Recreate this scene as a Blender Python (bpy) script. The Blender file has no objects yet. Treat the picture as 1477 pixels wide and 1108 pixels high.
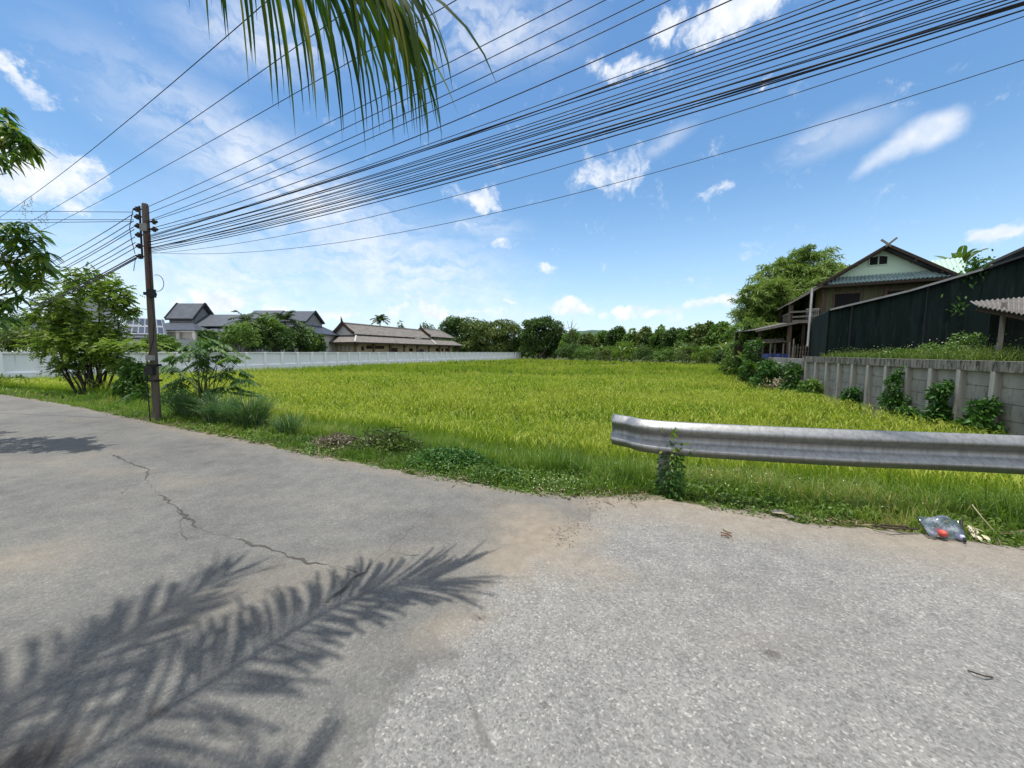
import bpy, math, random
import numpy as np
from math import radians as R, pi, sin, cos
from mathutils import Vector, Matrix

rng = np.random.default_rng(11)
random.seed(11)
sc = bpy.context.scene
COL = sc.collection

# ---------------------------------------------------------------- camera model
F, CX, CY, H = 533.0, 738.5, 554.0, 1.5
PITCH = math.atan(46.0 / F)
CP, SP = cos(PITCH), sin(PITCH)

def ray(px, py):
    x, y = (px - CX) / F, -(py - CY) / F
    return np.array([x, CP + y * SP, -SP + y * CP])

def G(px, py, z=0.0):
    d = ray(px, py)
    t = (z - H) / d[2]
    return np.array([d[0] * t, d[1] * t, z])

def D(px, py, Y):
    d = ray(px, py)
    t = Y / d[1]
    return np.array([d[0] * t, Y, H + d[2] * t])

cam_d = bpy.data.cameras.new('camera')
cam = bpy.data.objects.new('camera', cam_d)
COL.objects.link(cam)
cam.location = (0, 0, H)
cam.rotation_euler = (pi / 2 - PITCH, 0, 0)
cam_d.sensor_width = 36
cam_d.lens = F / 1477.0 * 36
cam_d.clip_start = 0.05
cam_d.clip_end = 6000
sc.camera = cam

# ---------------------------------------------------------------- object helpers
def tag(o, label=None, cat=None, group=None, kind=None):
    if label: o['label'] = label
    if cat: o['category'] = cat
    if group: o['group'] = group
    if kind: o['kind'] = kind
    return o

def empty(name, loc, label, cat, group=None):
    o = bpy.data.objects.new(name, None)
    o.empty_display_size = 0.2
    o.location = [float(c) for c in loc]
    COL.objects.link(o)
    return tag(o, label, cat, group)

def origin_of(parent):
    p = np.zeros(3)
    while parent is not None:
        p = p + np.array(parent.location[:])
        parent = parent.parent
    return p

def link_mesh(name, me, parent=None, origin=None):
    o = bpy.data.objects.new(name, me)
    COL.objects.link(o)
    if parent is not None:
        o.parent = parent
    return o

def copy_tree(o, parent=None):
    c = o.copy()
    COL.objects.link(c)
    if parent is not None:
        c.parent = parent
    for ch in list(o.children):
        copy_tree(ch, c)
    return c

class MB:
    """collects shapes given in world coordinates, links them as one mesh"""
    def __init__(s):
        s.v, s.f, s.m, s.sm = [], [], [], []
    def add(s, vs, fs, mi=0, smooth=False):
        o = len(s.v)
        s.v += [tuple(float(c) for c in v) for v in vs]
        for f in fs:
            s.f.append([i + o for i in f]); s.m.append(mi); s.sm.append(smooth)
        return s
    def box(s, c, size, rz=0.0, mi=0):
        a, b, h = size[0] / 2, size[1] / 2, size[2] / 2
        cr, sr = cos(rz), sin(rz)
        vs = []
        for z in (-h, h):
            for x, y in ((-a, -b), (a, -b), (a, b), (-a, b)):
                vs.append((c[0] + x * cr - y * sr, c[1] + x * sr + y * cr, c[2] + z))
        return s.add(vs, [(3, 2, 1, 0), (4, 5, 6, 7), (0, 1, 5, 4), (1, 2, 6, 5), (2, 3, 7, 6), (3, 0, 4, 7)], mi)
    def bar(s, p0, p1, w, h, mi=0, up=(0, 0, 1)):
        p0, p1 = Vector(p0), Vector(p1)
        t = (p1 - p0).normalized()
        sd = t.cross(Vector(up))
        if sd.length < 1e-4: sd = t.cross(Vector((0, 1, 0)))
        sd.normalize(); u = sd.cross(t)
        vs = []
        for p in (p0, p1):
            for a, b in ((-1, -1), (1, -1), (1, 1), (-1, 1)):
                vs.append(p + sd * (a * w / 2) + u * (b * h / 2))
        return s.add(vs, [(3, 2, 1, 0), (4, 5, 6, 7), (0, 1, 5, 4), (1, 2, 6, 5), (2, 3, 7, 6), (3, 0, 4, 7)], mi)
    def tube(s, pts, rad, n=8, mi=0, cap=True, smooth=True):
        pts = [Vector(p) for p in pts]
        if not hasattr(rad, '__len__'): rad = [rad] * len(pts)
        rings, ref = [], None
        for i, p in enumerate(pts):
            t = (pts[min(i + 1, len(pts) - 1)] - pts[max(i - 1, 0)]).normalized()
            if ref is None:
                ref = t.cross(Vector((0, 0, 1)))
                if ref.length < 1e-3: ref = t.cross(Vector((1, 0, 0)))
            ref = (ref - t * ref.dot(t)).normalized()
            b = t.cross(ref)
            rings.append([p + (ref * cos(2 * pi * k / n) + b * sin(2 * pi * k / n)) * rad[i] for k in range(n)])
        vs = [v for r in rings for v in r]
        fs = []
        for i in range(len(pts) - 1):
            for k in range(n):
                a, b2 = i * n + k, i * n + (k + 1) % n
                fs.append((a, b2, b2 + n, a + n))
        s.add(vs, fs, mi, smooth)
        if cap:
            s.add(rings[0], [tuple(range(n))[::-1]], mi)
            s.add(rings[-1], [tuple(range(n))], mi)
        return s
    def slab(s, poly, th, mi=0):
        """solid sheet: polygon extruded against its normal"""
        P = [Vector(p) for p in poly]
        nrm = Vector((0, 0, 0))
        for i in range(len(P)):
            nrm += P[i].cross(P[(i + 1) % len(P)])
        nrm.normalize()
        n = len(P)
        vs = P + [p - nrm * th for p in P]
        fs = [tuple(range(n)), tuple(range(2 * n - 1, n - 1, -1))]
        for i in range(n):
            j = (i + 1) % n
            fs.append((i, i + n, j + n, j))
        return s.add(vs, fs, mi)
    def build(s, name, mats, parent=None, origin=None):
        if not isinstance(mats, (list, tuple)): mats = [mats]
        og = np.array(origin if origin is not None else (0, 0, 0), float)
        if parent is not None: og = origin_of(parent)
        me = bpy.data.meshes.new(name)
        me.from_pydata([(v[0] - og[0], v[1] - og[1], v[2] - og[2]) for v in s.v], [], s.f)
        for m in mats: me.materials.append(m)
        me.polygons.foreach_set('material_index', s.m)
        me.polygons.foreach_set('use_smooth', s.sm)
        me.update()
        o = link_mesh(name, me, parent)
        if parent is None: o.location = og
        return o

class Fol:
    """leaf / blade strips collected as numpy arrays, linked as one mesh"""
    def __init__(s):
        s.V, s.Fc, s.a, s.t, s.n = [], [], [], [], 0
    def strips(s, C, S, W, v):
        n, k, _ = C.shape
        hw = (W / 2)[..., None]
        V = np.stack([C - S * hw, C + S * hw], axis=2).reshape(-1, 3)
        base = (np.arange(n) * k * 2)[:, None] + (np.arange(k - 1) * 2)[None, :]
        base = base.reshape(-1) + s.n
        Q = np.stack([base, base + 1, base + 3, base + 2], axis=1)
        tt = np.linspace(0, 1, k)
        s.V.append(V); s.Fc.append(Q)
        s.a.append(np.repeat(np.asarray(v), k * 2))
        s.t.append(np.tile(np.repeat(tt, 2), n))
        s.n += len(V)
    def build(s, name, mat, parent=None, origin=None):
        og = np.array(origin if origin is not None else (0, 0, 0), float)
        if parent is not None: og = origin_of(parent)
        V = (np.concatenate(s.V) - og).astype(np.float32)
        Q = np.concatenate(s.Fc).astype(np.int32)
        me = bpy.data.meshes.new(name)
        me.vertices.add(len(V)); me.vertices.foreach_set('co', V.ravel())
        me.loops.add(Q.size); me.loops.foreach_set('vertex_index', Q.ravel())
        me.polygons.add(len(Q)); me.polygons.foreach_set('loop_start', np.arange(len(Q), dtype=np.int32) * 4)
        me.update(calc_edges=True)
        for nm, arr in (('v', s.a), ('t', s.t)):
            at = me.attributes.new(nm, 'FLOAT', 'POINT')
            at.data.foreach_set('value', np.concatenate(arr).astype(np.float32))
        me.materials.append(mat)
        o = link_mesh(name, me, parent)
        if parent is None: o.location = [float(c) for c in og]
        return o

def nrm(a):
    return a / np.maximum(np.linalg.norm(a, axis=-1, keepdims=True), 1e-9)

def rand_dirs(n):
    return nrm(rng.normal(size=(n, 3)))

def blades(fol, P, az, h, lean, w, segs=3, droop=0.35, v=None):
    """upright grass blades that lean and droop"""
    n = len(P)
    t = np.linspace(0, 1, segs + 1)[None, :]
    d = np.stack([np.cos(az), np.sin(az), np.zeros(n)], 1)
    lat = (lean * h)[:, None] * t ** 2
    z = h[:, None] * (t - droop * lean[:, None] * t ** 3)
    C = P[:, None, :] + d[:, None, :] * lat[..., None]
    C[..., 2] += z
    sa = az + pi / 2 + rng.normal(0, .5, n)
    S = np.stack([np.cos(sa), np.sin(sa), np.zeros(n)], 1)[:, None, :] * np.ones((1, segs + 1, 1))
    prof = np.array([1.0, .92, .65, .08] if segs == 3 else np.interp(np.linspace(0, 1, segs + 1), [0, .4, .8, 1], [.9, 1, .6, .08]))
    fol.strips(C, S, w[:, None] * prof[None, :], rng.random(n) if v is None else v)

def leaves(fol, P, Dr, L, W, segs=2, droop=0.2, prof=None, v=None, flat=0.5):
    """leaf strips from points P along directions Dr; flat=1 keeps the blades facing the sky"""
    n = len(P)
    Dr = nrm(Dr)
    t = np.linspace(0, 1, segs + 1)[None, :]
    C = P[:, None, :] + Dr[:, None, :] * (L[:, None] * t)[..., None]
    C[..., 2] -= droop * L[:, None] * t ** 2
    up = nrm(np.array([0, 0, flat])[None] + rng.normal(size=(n, 3)) * (1 - flat) * .8 + 1e-6)
    S = nrm(np.cross(Dr, up))[:, None, :] * np.ones((1, segs + 1, 1))
    if prof is None:
        prof = {1: [1, .45], 2: [.25, 1, .12], 3: [.2, 1, .8, .06], 4: [.15, .85, 1, .65, .05]}[segs]
    fol.strips(C, S, W[:, None] * np.array(prof)[None, :], rng.random(n) if v is None else v)

def subclumps(cl, k, f=(.32, .5), flat=1.0):
    out = []
    for c, r in cl:
        c, r = np.array(c, float), np.array(r, float)
        for i in range(k):
            u = rand_dirs(1)[0]
            if u[2] < -.35: u[2] *= -.6
            rr = rng.uniform(.55, .85)
            s = rng.uniform(*f)
            out.append((c + u * r * rr, r * s * np.array([1, 1, flat])))
        out.append((c, r * .6))
    return out

def crown(fol, cl, n, L, W, droop=.25, segs=1, jit=.35, flat=.35, shell=.55):
    R_ = np.array([r for _, r in cl], float); C_ = np.array([c for c, _ in cl], float)
    p = (R_[:, 0] * R_[:, 1] + R_[:, 0] * R_[:, 2] + R_[:, 1] * R_[:, 2]); p = p / p.sum()
    idx = rng.choice(len(cl), n, p=p)
    u = rand_dirs(n)
    r = shell + (1 - shell) * rng.random(n) ** .6
    r *= rng.uniform(.9, 1.12, n)
    P = C_[idx] + u * R_[idx] * r[:, None]
    Dr = u * .7 + rng.normal(size=(n, 3)) * .6 + np.array([0, 0, -.15])
    Ls = L * rng.uniform(1 - jit, 1 + jit, n); Ws = W * rng.uniform(1 - jit, 1 + jit, n)
    cv = rng.random(len(cl))
    v = np.clip(.55 * cv[idx] + .45 * rng.random(n), 0, 1)
    leaves(fol, P, Dr, Ls, Ws, segs, droop, v=v, flat=flat)

def pinnate(fol, P, Dr, L, pairs, ll, lw, droop=.5, v=None, fwd=.5, hang=.35, flat=.8):
    """compound leaves: leaflets in pairs along a drooping midrib"""
    n = len(P); Dr = nrm(Dr)
    v = rng.random(n) if v is None else v
    side0 = nrm(np.cross(Dr, np.array([0, 0, 1.0])[None] + rng.normal(size=(n, 3)) * .15))
    for k in range(pairs):
        u = .15 + .85 * (k + .5) / pairs
        pos = P + Dr * (L * u)[:, None]
        pos[:, 2] -= droop * L * u ** 2
        T = Dr.copy(); T[:, 2] -= 2 * droop * u; T = nrm(T)
        sz = sin(pi * min(.95, .25 + .6 * u))
        for sg in (-1, 1):
            dd = side0 * sg + T * fwd + np.array([0, 0, -hang])
            leaves(fol, pos, dd + rng.normal(size=(n, 3)) * .12, np.full(n, ll * sz) * rng.uniform(.85, 1.15, n), np.full(n, lw), 2, .1, v=np.clip(v + rng.normal(0, .1, n), 0, 1), flat=flat)

def catmull(pts, n):
    pts = [np.array(p, float) for p in pts]
    out = []
    P = [2 * pts[0] - pts[1]] + pts + [2 * pts[-1] - pts[-2]]
    m = len(pts) - 1
    for i in range(n + 1):
        s = i / n * m; k = min(int(s), m - 1); t = s - k
        a, b, c, d = P[k], P[k + 1], P[k + 2], P[k + 3]
        out.append(.5 * ((2 * b) + (c - a) * t + (2 * a - 5 * b + 4 * c - d) * t ** 2 + (3 * b - a - 3 * c + d) * t ** 3))
    return np.array(out)

def palm_leaflets(fol, rachis, n, Lmax, w, grav=.5, s0=.12, segs=6, fwd0=.35, fwd1=1.4, break_p=.0):
    """leaflets on both sides of a rachis; they bend under their weight"""
    m = len(rachis) - 1
    k = np.repeat(np.linspace(s0, 1, n), 2)
    sg = np.tile([-1.0, 1.0], n)
    N = len(k)
    f = k * m; i = np.minimum(f.astype(int), m - 1); fr = (f - i)[:, None]
    P = rachis[i] * (1 - fr) + rachis[i + 1] * fr
    T = nrm(rachis[np.minimum(i + 1, m)] - rachis[i])
    up = np.array([0, 0, 1.0])[None]
    sd = nrm(np.cross(T, up)) * sg[:, None]
    fw = (fwd0 + (fwd1 - fwd0) * k ** 2)[:, None]
    Dr = nrm(sd * (1.05 - .55 * k[:, None] ** 2) + T * fw + up * .12 + rng.normal(size=(N, 3)) * .13)
    L = Lmax * np.interp(k, [0, .25, .7, 1], [.65, 1, 1, .92]) * rng.uniform(.86, 1.08, N)
    pos = P.copy(); C = [P.copy()]
    d = Dr.copy()
    g = grav * rng.uniform(.75, 1.3, N) * np.where(k > .86, rng.uniform(.3, 1.3, N), 1.0)
    for j in range(segs):
        d = nrm(d + np.array([0, 0, -1.0])[None] * (g * (j + .6) / segs)[:, None])
        pos = pos + d * (L / segs)[:, None]
        C.append(pos.copy())
    C = np.stack(C, 1)
    dd = nrm(C[:, -1] - C[:, 0])
    S = nrm(T - dd * np.sum(T * dd, 1, keepdims=True) + rng.normal(size=(N, 3)) * .22)
    S = S[:, None, :] * np.ones((1, segs + 1, 1))
    prof = np.interp(np.linspace(0, 1, segs + 1), [0, .12, .45, .8, 1], [.5, .95, 1, .5, .03])
    W = w * rng.uniform(.75, 1.15, N)[:, None] * prof[None]
    fol.strips(C, S, W, rng.random(N))

# ---------------------------------------------------------------- noise (numpy)
def vnoise(x, y, seed=0):
    def h(i, j):
        n = (i * 374761393 + j * 668265263 + seed * 1442695041) & 0xffffffff
        n = ((n ^ (n >> 13)) * 1274126177) & 0xffffffff
        return ((n ^ (n >> 16)) & 0xffff) / 65535.0
    xi, yi = np.floor(x).astype(np.int64), np.floor(y).astype(np.int64)
    fx, fy = x - xi, y - yi
    fx, fy = fx * fx * (3 - 2 * fx), fy * fy * (3 - 2 * fy)
    a, b, c, d = h(xi, yi), h(xi + 1, yi), h(xi, yi + 1), h(xi + 1, yi + 1)
    return (a * (1 - fx) + b * fx) * (1 - fy) + (c * (1 - fx) + d * fx) * fy

def fbm(x, y, o=4, seed=0):
    s, a, t = 0, .5, 0
    for i in range(o):
        s = s + a * vnoise(x * 2 ** i, y * 2 ** i, seed + i); t += a; a *= .5
    return s / t

def seg_dist(x, y, pts):
    best = np.full(x.shape, 1e9); side = np.zeros(x.shape)
    for (x0, y0), (x1, y1) in zip(pts[:-1], pts[1:]):
        dx, dy = x1 - x0, y1 - y0
        t = np.clip(((x - x0) * dx + (y - y0) * dy) / (dx * dx + dy * dy), 0, 1)
        d = np.hypot(x - x0 - t * dx, y - y0 - t * dy)
        c = dx * (y - y0) - dy * (x - x0)
        side = np.where(d < best, c, side); best = np.minimum(best, d)
    return best, side

# ---------------------------------------------------------------- materials
class NT:
    def __init__(s, name):
        s.m = bpy.data.materials.new(name); s.m.use_nodes = True
        s.t = s.m.node_tree; s.t.nodes.clear()
        s.out = s.n('ShaderNodeOutputMaterial')
    def n(s, typ, ins=None, **kw):
        nd = s.t.nodes.new(typ)
        for k, v in kw.items(): setattr(nd, k, v)
        for k, v in (ins or {}).items(): s.set(nd, k, v)
        return nd
    def set(s, nd, k, v):
        sock = nd.inputs[k]
        if isinstance(v, bpy.types.NodeSocket): s.t.links.new(v, sock)
        else:
            if isinstance(v, (tuple, list)) and len(v) == 3 and sock.type == 'RGBA': v = (*v, 1)
            sock.default_value = v
    def coord(s, which='Object'):
        return s.n('ShaderNodeTexCoord').outputs[which]
    def noise(s, scale, detail=4, vec=None, rough=.55, dist=0.0):
        return s.n('ShaderNodeTexNoise', {'Scale': scale, 'Detail': detail, 'Roughness': rough, 'Distortion': dist, 'Vector': vec if vec is not None else s.coord()}).outputs['Fac']
    def ramp(s, fac, stops):
        nd = s.n('ShaderNodeValToRGB', {'Fac': fac})
        e = nd.color_ramp.elements
        while len(e) < len(stops): e.new(.5)
        for el, (p, c) in zip(e, stops):
            el.position = p; el.color = (*c, 1) if len(c) == 3 else c
        return nd.outputs['Color']
    def mix(s, fac, a, b, blend='MIX'):
        nd = s.n('ShaderNodeMix', data_type='RGBA', blend_type=blend)
        s.set(nd, 0, fac); s.set(nd, 6, a); s.set(nd, 7, b)
        return nd.outputs[2]
    def math(s, op, a, b=0.0, c=None, clamp=False):
        nd = s.n('ShaderNodeMath', operation=op, use_clamp=clamp)
        s.set(nd, 0, a); s.set(nd, 1, b)
        if c is not None: s.set(nd, 2, c)
        return nd.outputs[0]
    def attr(s, name):
        return s.n('ShaderNodeAttribute', attribute_name=name).outputs['Fac']
    def bump(s, h, strength=.3, dist=.01):
        return s.n('ShaderNodeBump', {'Height': h, 'Strength': strength, 'Distance': dist}).outputs['Normal']
    def principled(s, col, rough=.7, metal=0.0, spec=.4, normal=None, **kw):
        ins = {'Base Color': col, 'Roughness': rough, 'Metallic': metal, 'Specular IOR Level': spec}
        ins.update(kw)
        if normal is not None: ins['Normal'] = normal
        p = s.n('ShaderNodeBsdfPrincipled', ins)
        return p.outputs[0]
    def done(s, sh):
        s.t.links.new(sh, s.out.inputs[0]); return s.m

def simple(name, c0, c1=None, scale=3.0, rough=.7, metal=0.0, bump=.15, spots=None, spec=.35, streak=None, bscale=None):
    """two-tone weathered material; streak stretches the noise so that it runs down"""
    t = NT(name)
    vec = t.coord()
    if streak:
        vec = t.n('ShaderNodeMapping', {'Vector': vec, 'Scale': streak}).outputs[0]
    c1 = c1 or tuple(x * .75 for x in c0)
    f = t.noise(scale, 6, vec)
    col = t.ramp(f, [(.3, c1), (.68, c0)])
    if spots:
        g = t.noise(scale * 2.7, 5, vec)
        col = t.mix(t.ramp(g, [(spots[1], (0, 0, 0)), (spots[1] + .12, (1, 1, 1))]), col, spots[0])
    nm = t.bump(t.noise(bscale or scale * 9, 4), bump, .02) if bump else None
    return t.done(t.principled(col, rough, metal, spec, nm))

def fmat(name, stops, tip=None, trans=.3, rough=.5, tipr=(.35, .95), spec=.3, root=None):
    """foliage: colour varies from leaf to leaf (v) and along the blade (t)"""
    t = NT(name)
    col = t.ramp(t.attr('v'), stops)
    if tip:
        ft = t.ramp(t.attr('t'), [(tipr[0], (0, 0, 0)), (tipr[1], (1, 1, 1))])
        col = t.mix(ft, col, t.ramp(t.attr('v'), tip))
    p = t.principled(col, rough, 0, spec)
    if trans:
        tc = t.mix(1.0, col, (1.25, 1.3, .6), 'MULTIPLY')
        tr = t.n('ShaderNodeBsdfTranslucent', {'Color': tc}).outputs[0]
        p = t.n('ShaderNodeMixShader', {0: trans, 1: p, 2: tr}).outputs[0]
    return t.done(p)
# ---------------------------------------------------------------- light and sky
SUN_EL, SUN_AZ = R(84.3), R(-98)          # azimuth from +Y (straight ahead), towards +X
sun_d = bpy.data.lights.new('sun', 'SUN')
sun_d.energy = 3.6; sun_d.angle = R(.53); sun_d.color = (1, .955, .88)
sun = bpy.data.objects.new('sun', sun_d); COL.objects.link(sun)
sdir = Vector((sin(SUN_AZ) * cos(SUN_EL), cos(SUN_AZ) * cos(SUN_EL), sin(SUN_EL)))
sun.rotation_euler = sdir.to_track_quat('Z', 'Y').to_euler()
sun.location = (0, 0, 30)

world = bpy.data.worlds.new('World'); sc.world = world; world.use_nodes = True
W = NT.__new__(NT); W.t = world.node_tree; W.t.nodes.clear()
W.out = W.n('ShaderNodeOutputWorld')
sky = W.n('ShaderNodeTexSky', sky_type='NISHITA', sun_disc=False, sun_elevation=SUN_EL, sun_rotation=SUN_AZ,
          altitude=300, air_density=1.25, dust_density=.6, ozone_density=2.2)
vec = W.coord('Generated')
sep = W.n('ShaderNodeSeparateXYZ', {0: vec})
az = W.math('ARCTAN2', sep.outputs[0], sep.outputs[1])
el = W.math('ARCSINE', sep.outputs[2])
ae = W.n('ShaderNodeCombineXYZ', {0: az, 1: el}).outputs[0]
def wnoise(scale, detail, v, rough=.55):
    return W.n('ShaderNodeTexNoise', {'Scale': scale, 'Detail': detail, 'Roughness': rough, 'Vector': v}).outputs
warp = W.n('ShaderNodeVectorMath', {0: wnoise(9, 6, ae, .6)['Color'], 1: (.5, .5, .5)}, operation='SUBTRACT').outputs[0]
warp = W.n('ShaderNodeVectorMath', {0: warp, 1: (.2, .12, 0)}, operation='MULTIPLY').outputs[0]
aw = W.n('ShaderNodeVectorMath', {0: ae, 1: warp}, operation='ADD').outputs[0]

def azel(px, py):
    d = ray(px, py); d = d / np.linalg.norm(d)
    return math.atan2(d[0], d[1]), math.asin(d[2])

def blob(px, py, rx, ry, rot, st, v, inner=0.0):
    a0, e0 = azel(px, py)
    ra = abs(azel(px + rx, py)[0] - azel(px - rx, py)[0]) / 2
    re = abs(azel(px, py - ry)[1] - azel(px, py + ry)[1]) / 2
    m = W.n('ShaderNodeMapping', {'Vector': v, 'Location': (a0, e0, 0), 'Rotation': (0, 0, R(rot)), 'Scale': (ra, re, 1)}, vector_type='TEXTURE').outputs[0]
    ln = W.n('ShaderNodeVectorMath', {0: m}, operation='LENGTH').outputs['Value']
    return W.n('ShaderNodeMapRange', {'Value': ln, 'From Min': 1.0, 'From Max': inner, 'To Min': 0.0, 'To Max': st}, interpolation_type='SMOOTHSTEP').outputs[0]

def allblobs(lst, v):
    acc = None
    for b in lst:
        s = blob(*b[:6], v, *b[6:])
        acc = s if acc is None else W.math('MAXIMUM', acc, s)
    return acc
CUM = [(40, 240, 150, 82, 4, 1.1), (22, 105, 105, 32, -28, .72), (1085, 8, 165, 58, 4, 1.0), (955, 42, 48, 36, 20, .8),
       (905, 95, 85, 34, -12, .72), (885, 240, 95, 52, 12, .68), (1035, 277, 40, 20, 20, .74),
       (692, 283, 62, 26, 0, .78), (325, 434, 68, 36, 0, 1.1), (400, 447, 70, 20, 0, .75), (250, 450, 60, 20, 0, .7),
       (822, 444, 52, 22, 0, 1.15), (902, 452, 60, 13, 0, .85), (1020, 440, 95, 20, 12, .9), (950, 455, 60, 12, 0, .75), (500, 452, 90, 20, 0, .75),
       (620, 448, 75, 22, -14, .9), (733, 439, 26, 11, 0, .85), (1462, 335, 80, 28, 6, .95), (722, 356, 50, 18, 0, .6), (565, 447, 30, 15, 0, .8),
       (785, 384, 34, 12, 0, .55), (995, 402, 24, 10, 0, .5), (700, 455, 90, 10, 0, .7), (1090, 130, 26, 14, 30, .5), (680, 322, 60, 12, 8, .55)]
VEIL = [(430, 275, 360, 95, -20, 1.1), (120, 420, 260, 70, 0, .8), (560, 385, 360, 110, -10, .95), (330, 400, 320, 90, 0, .9), (380, 55, 190, 90, 10, .8), (710, 45, 190, 95, 0, .85),
        (110, 400, 220, 60, 0, .75), (1195, 195, 110, 40, 14, .62), (700, 330, 90, 30, 0, .5), (620, 450, 500, 40, 0, .6), (960, 205, 70, 22, 22, .5)]
SMOOTH = [(1330, 193, 74, 34, 2, .95, .3), (1290, 216, 62, 26, 20, .85, .2), (1262, 234, 42, 18, 30, .7, 0), (1215, 194, 110, 38, 4, .42, 0)]
n_c = W.math('ADD', W.math('MULTIPLY', wnoise(15, 9, ae, .62)['Fac'], .62), W.math('MULTIPLY', wnoise(48, 7, aw, .65)['Fac'], .38))
c_mask = allblobs(CUM, aw)
c_den = W.math('ADD', W.math('MULTIPLY', c_mask, 1.3), W.math('MULTIPLY', n_c, 3.5))
c_den = W.n('ShaderNodeMapRange', {'Value': c_den, 'From Min': 1.92, 'From Max': 2.95}, interpolation_type='SMOOTHSTEP').outputs[0]
vm = W.n('ShaderNodeMapping', {'Vector': aw, 'Rotation': (0, 0, R(20)), 'Scale': (5, 19, 1)}).outputs[0]
n_v = wnoise(1.5, 8, vm, .62)['Fac']
v_mask = allblobs(VEIL, ae)
v_den = W.math('MULTIPLY', v_mask, W.n('ShaderNodeMapRange', {'Value': n_v, 'From Min': .26, 'From Max': .62}, interpolation_type='SMOOTHSTEP').outputs[0])
s_warp = W.n('ShaderNodeVectorMath', {0: warp, 1: (.35, .3, 0)}, operation='MULTIPLY').outputs[0]
s_v = W.n('ShaderNodeVectorMath', {0: ae, 1: s_warp}, operation='ADD').outputs[0]
s_den = W.math('MULTIPLY', allblobs(SMOOTH, s_v), .85)
den = W.math('MAXIMUM', W.math('MAXIMUM', c_den, W.math('MULTIPLY', v_den, .8)), s_den)
# unseen broken cloud, added outside the view to whiten the light in shadows
dotf = W.n('ShaderNodeVectorMath', {0: vec, 1: (0, CP, -SP)}, operation='DOT_PRODUCT').outputs['Value']
o_mask = W.n('ShaderNodeMapRange', {'Value': dotf, 'From Min': .46, 'From Max': .2}, interpolation_type='SMOOTHSTEP').outputs[0]
o_n = W.n('ShaderNodeTexNoise', {'Scale': 2.6, 'Detail': 8, 'Roughness': .55, 'Vector': vec}).outputs['Fac']
o_den = W.math('MULTIPLY', o_mask, W.n('ShaderNodeMapRange', {'Value': o_n, 'From Min': .36, 'From Max': .52}, interpolation_type='SMOOTHSTEP').outputs[0])
den = W.math('MAXIMUM', den, o_den)
den = W.math('MULTIPLY', den, .95, clamp=True)
shade = W.ramp(wnoise(24, 6, ae)['Fac'], [(.36, (5.0, 5.5, 6.3)), (.6, (6.4, 6.5, 6.7))])
# far air near the horizon is paler
hz = W.n('ShaderNodeMapRange', {'Value': el, 'From Min': 0.42, 'From Max': 0.0, 'To Min': 0.0, 'To Max': .46}, interpolation_type='SMOOTHSTEP').outputs[0]
hsv = W.n('ShaderNodeHueSaturation', {'Hue': .498, 'Saturation': 1.2, 'Value': 1.0, 'Color': sky.outputs[0]}).outputs[0]
skyc = W.mix(hz, hsv, (4.0, 5.7, 8.2))
colr = W.mix(den, skyc, shade)
SKY_ST = .125
bg = W.n('ShaderNodeBackground', {'Color': colr, 'Strength': SKY_ST})
W.t.links.new(bg.outputs[0], W.out.inputs[0])

sc.view_settings.view_transform = 'Standard'
sc.view_settings.look = 'None'
sc.view_settings.exposure = 0.42
sc.view_settings.gamma = 1.0
sc.cycles.max_bounces = 5
sc.cycles.diffuse_bounces = 2
sc.cycles.glossy_bounces = 3
sc.cycles.transmission_bounces = 4
sc.cycles.transparent_max_bounces = 6
sc.cycles.caustics_reflective = False
sc.cycles.caustics_refractive = False

# ---------------------------------------------------------------- ground shape
EDGE_PX = [(0, 568), (60, 577), (110, 586), (227, 610), (300, 624), (380, 640), (450, 655), (560, 675), (630, 688), (700, 700), (760, 709), (820, 715), (880, 716), (960, 718), (1060, 735), (1130, 746),
           (1200, 754), (1320, 768), (1400, 777), (1477, 786)]
EDGE = [(-95, 41), (-48, 24.5)] + [tuple(G(*p)[:2]) for p in EDGE_PX] + [(5.6, 2.05), (9, .4), (40, -11), (90, -28)]
EX, EY = np.array([e[0] for e in EDGE]), np.array([e[1] for e in EDGE])
def edgeY(x):
    return np.interp(x, EX, EY)
def edgeD(x, y):
    s = (edgeY(x + .6) - edgeY(x - .6)) / 1.2
    return (y - edgeY(x)) / np.sqrt(1 + s * s)
def gz(x, y):
    d = edgeD(x, y)
    z = np.interp(d, [-1, 0, .25, .8, 1.6, 2.6, 3.8, 6], [-.05, -.035, -.025, -.07, -.3, -.62, -.88, -.98])
    lf = np.interp(x, [-12, -6, 0], [.72, .85, 1.0])
    return np.where(z < -.1, z * lf, z) + np.where(d > .1, (fbm(x * .9, y * .9, 3, 5) - .5) * .1, 0)
def gz1(x, y):
    return float(gz(np.array([x]), np.array([y]))[0])

def grid_mesh(name, X, Y, Z, mats, attrs=None):
    ny, nx = X.shape
    V = np.stack([X, Y, Z], -1).reshape(-1, 3).astype(np.float32)
    a = (np.arange(ny - 1)[:, None] * nx + np.arange(nx - 1)[None]).reshape(-1)
    Q = np.stack([a, a + 1, a + 1 + nx, a + nx], 1).astype(np.int32)
    me = bpy.data.meshes.new(name)
    me.vertices.add(len(V)); me.vertices.foreach_set('co', V.ravel())
    me.loops.add(Q.size); me.loops.foreach_set('vertex_index', Q.ravel())
    me.polygons.add(len(Q)); me.polygons.foreach_set('loop_start', np.arange(len(Q), dtype=np.int32) * 4)
    me.polygons.foreach_set('use_smooth', np.ones(len(Q), dtype=bool))
    me.update(calc_edges=True)
    for k, v in (attrs or {}).items():
        at = me.attributes.new(k, 'FLOAT', 'POINT'); at.data.foreach_set('value', v.reshape(-1).astype(np.float32))
    for m in mats: me.materials.append(m)
    return link_mesh(name, me)

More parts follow.
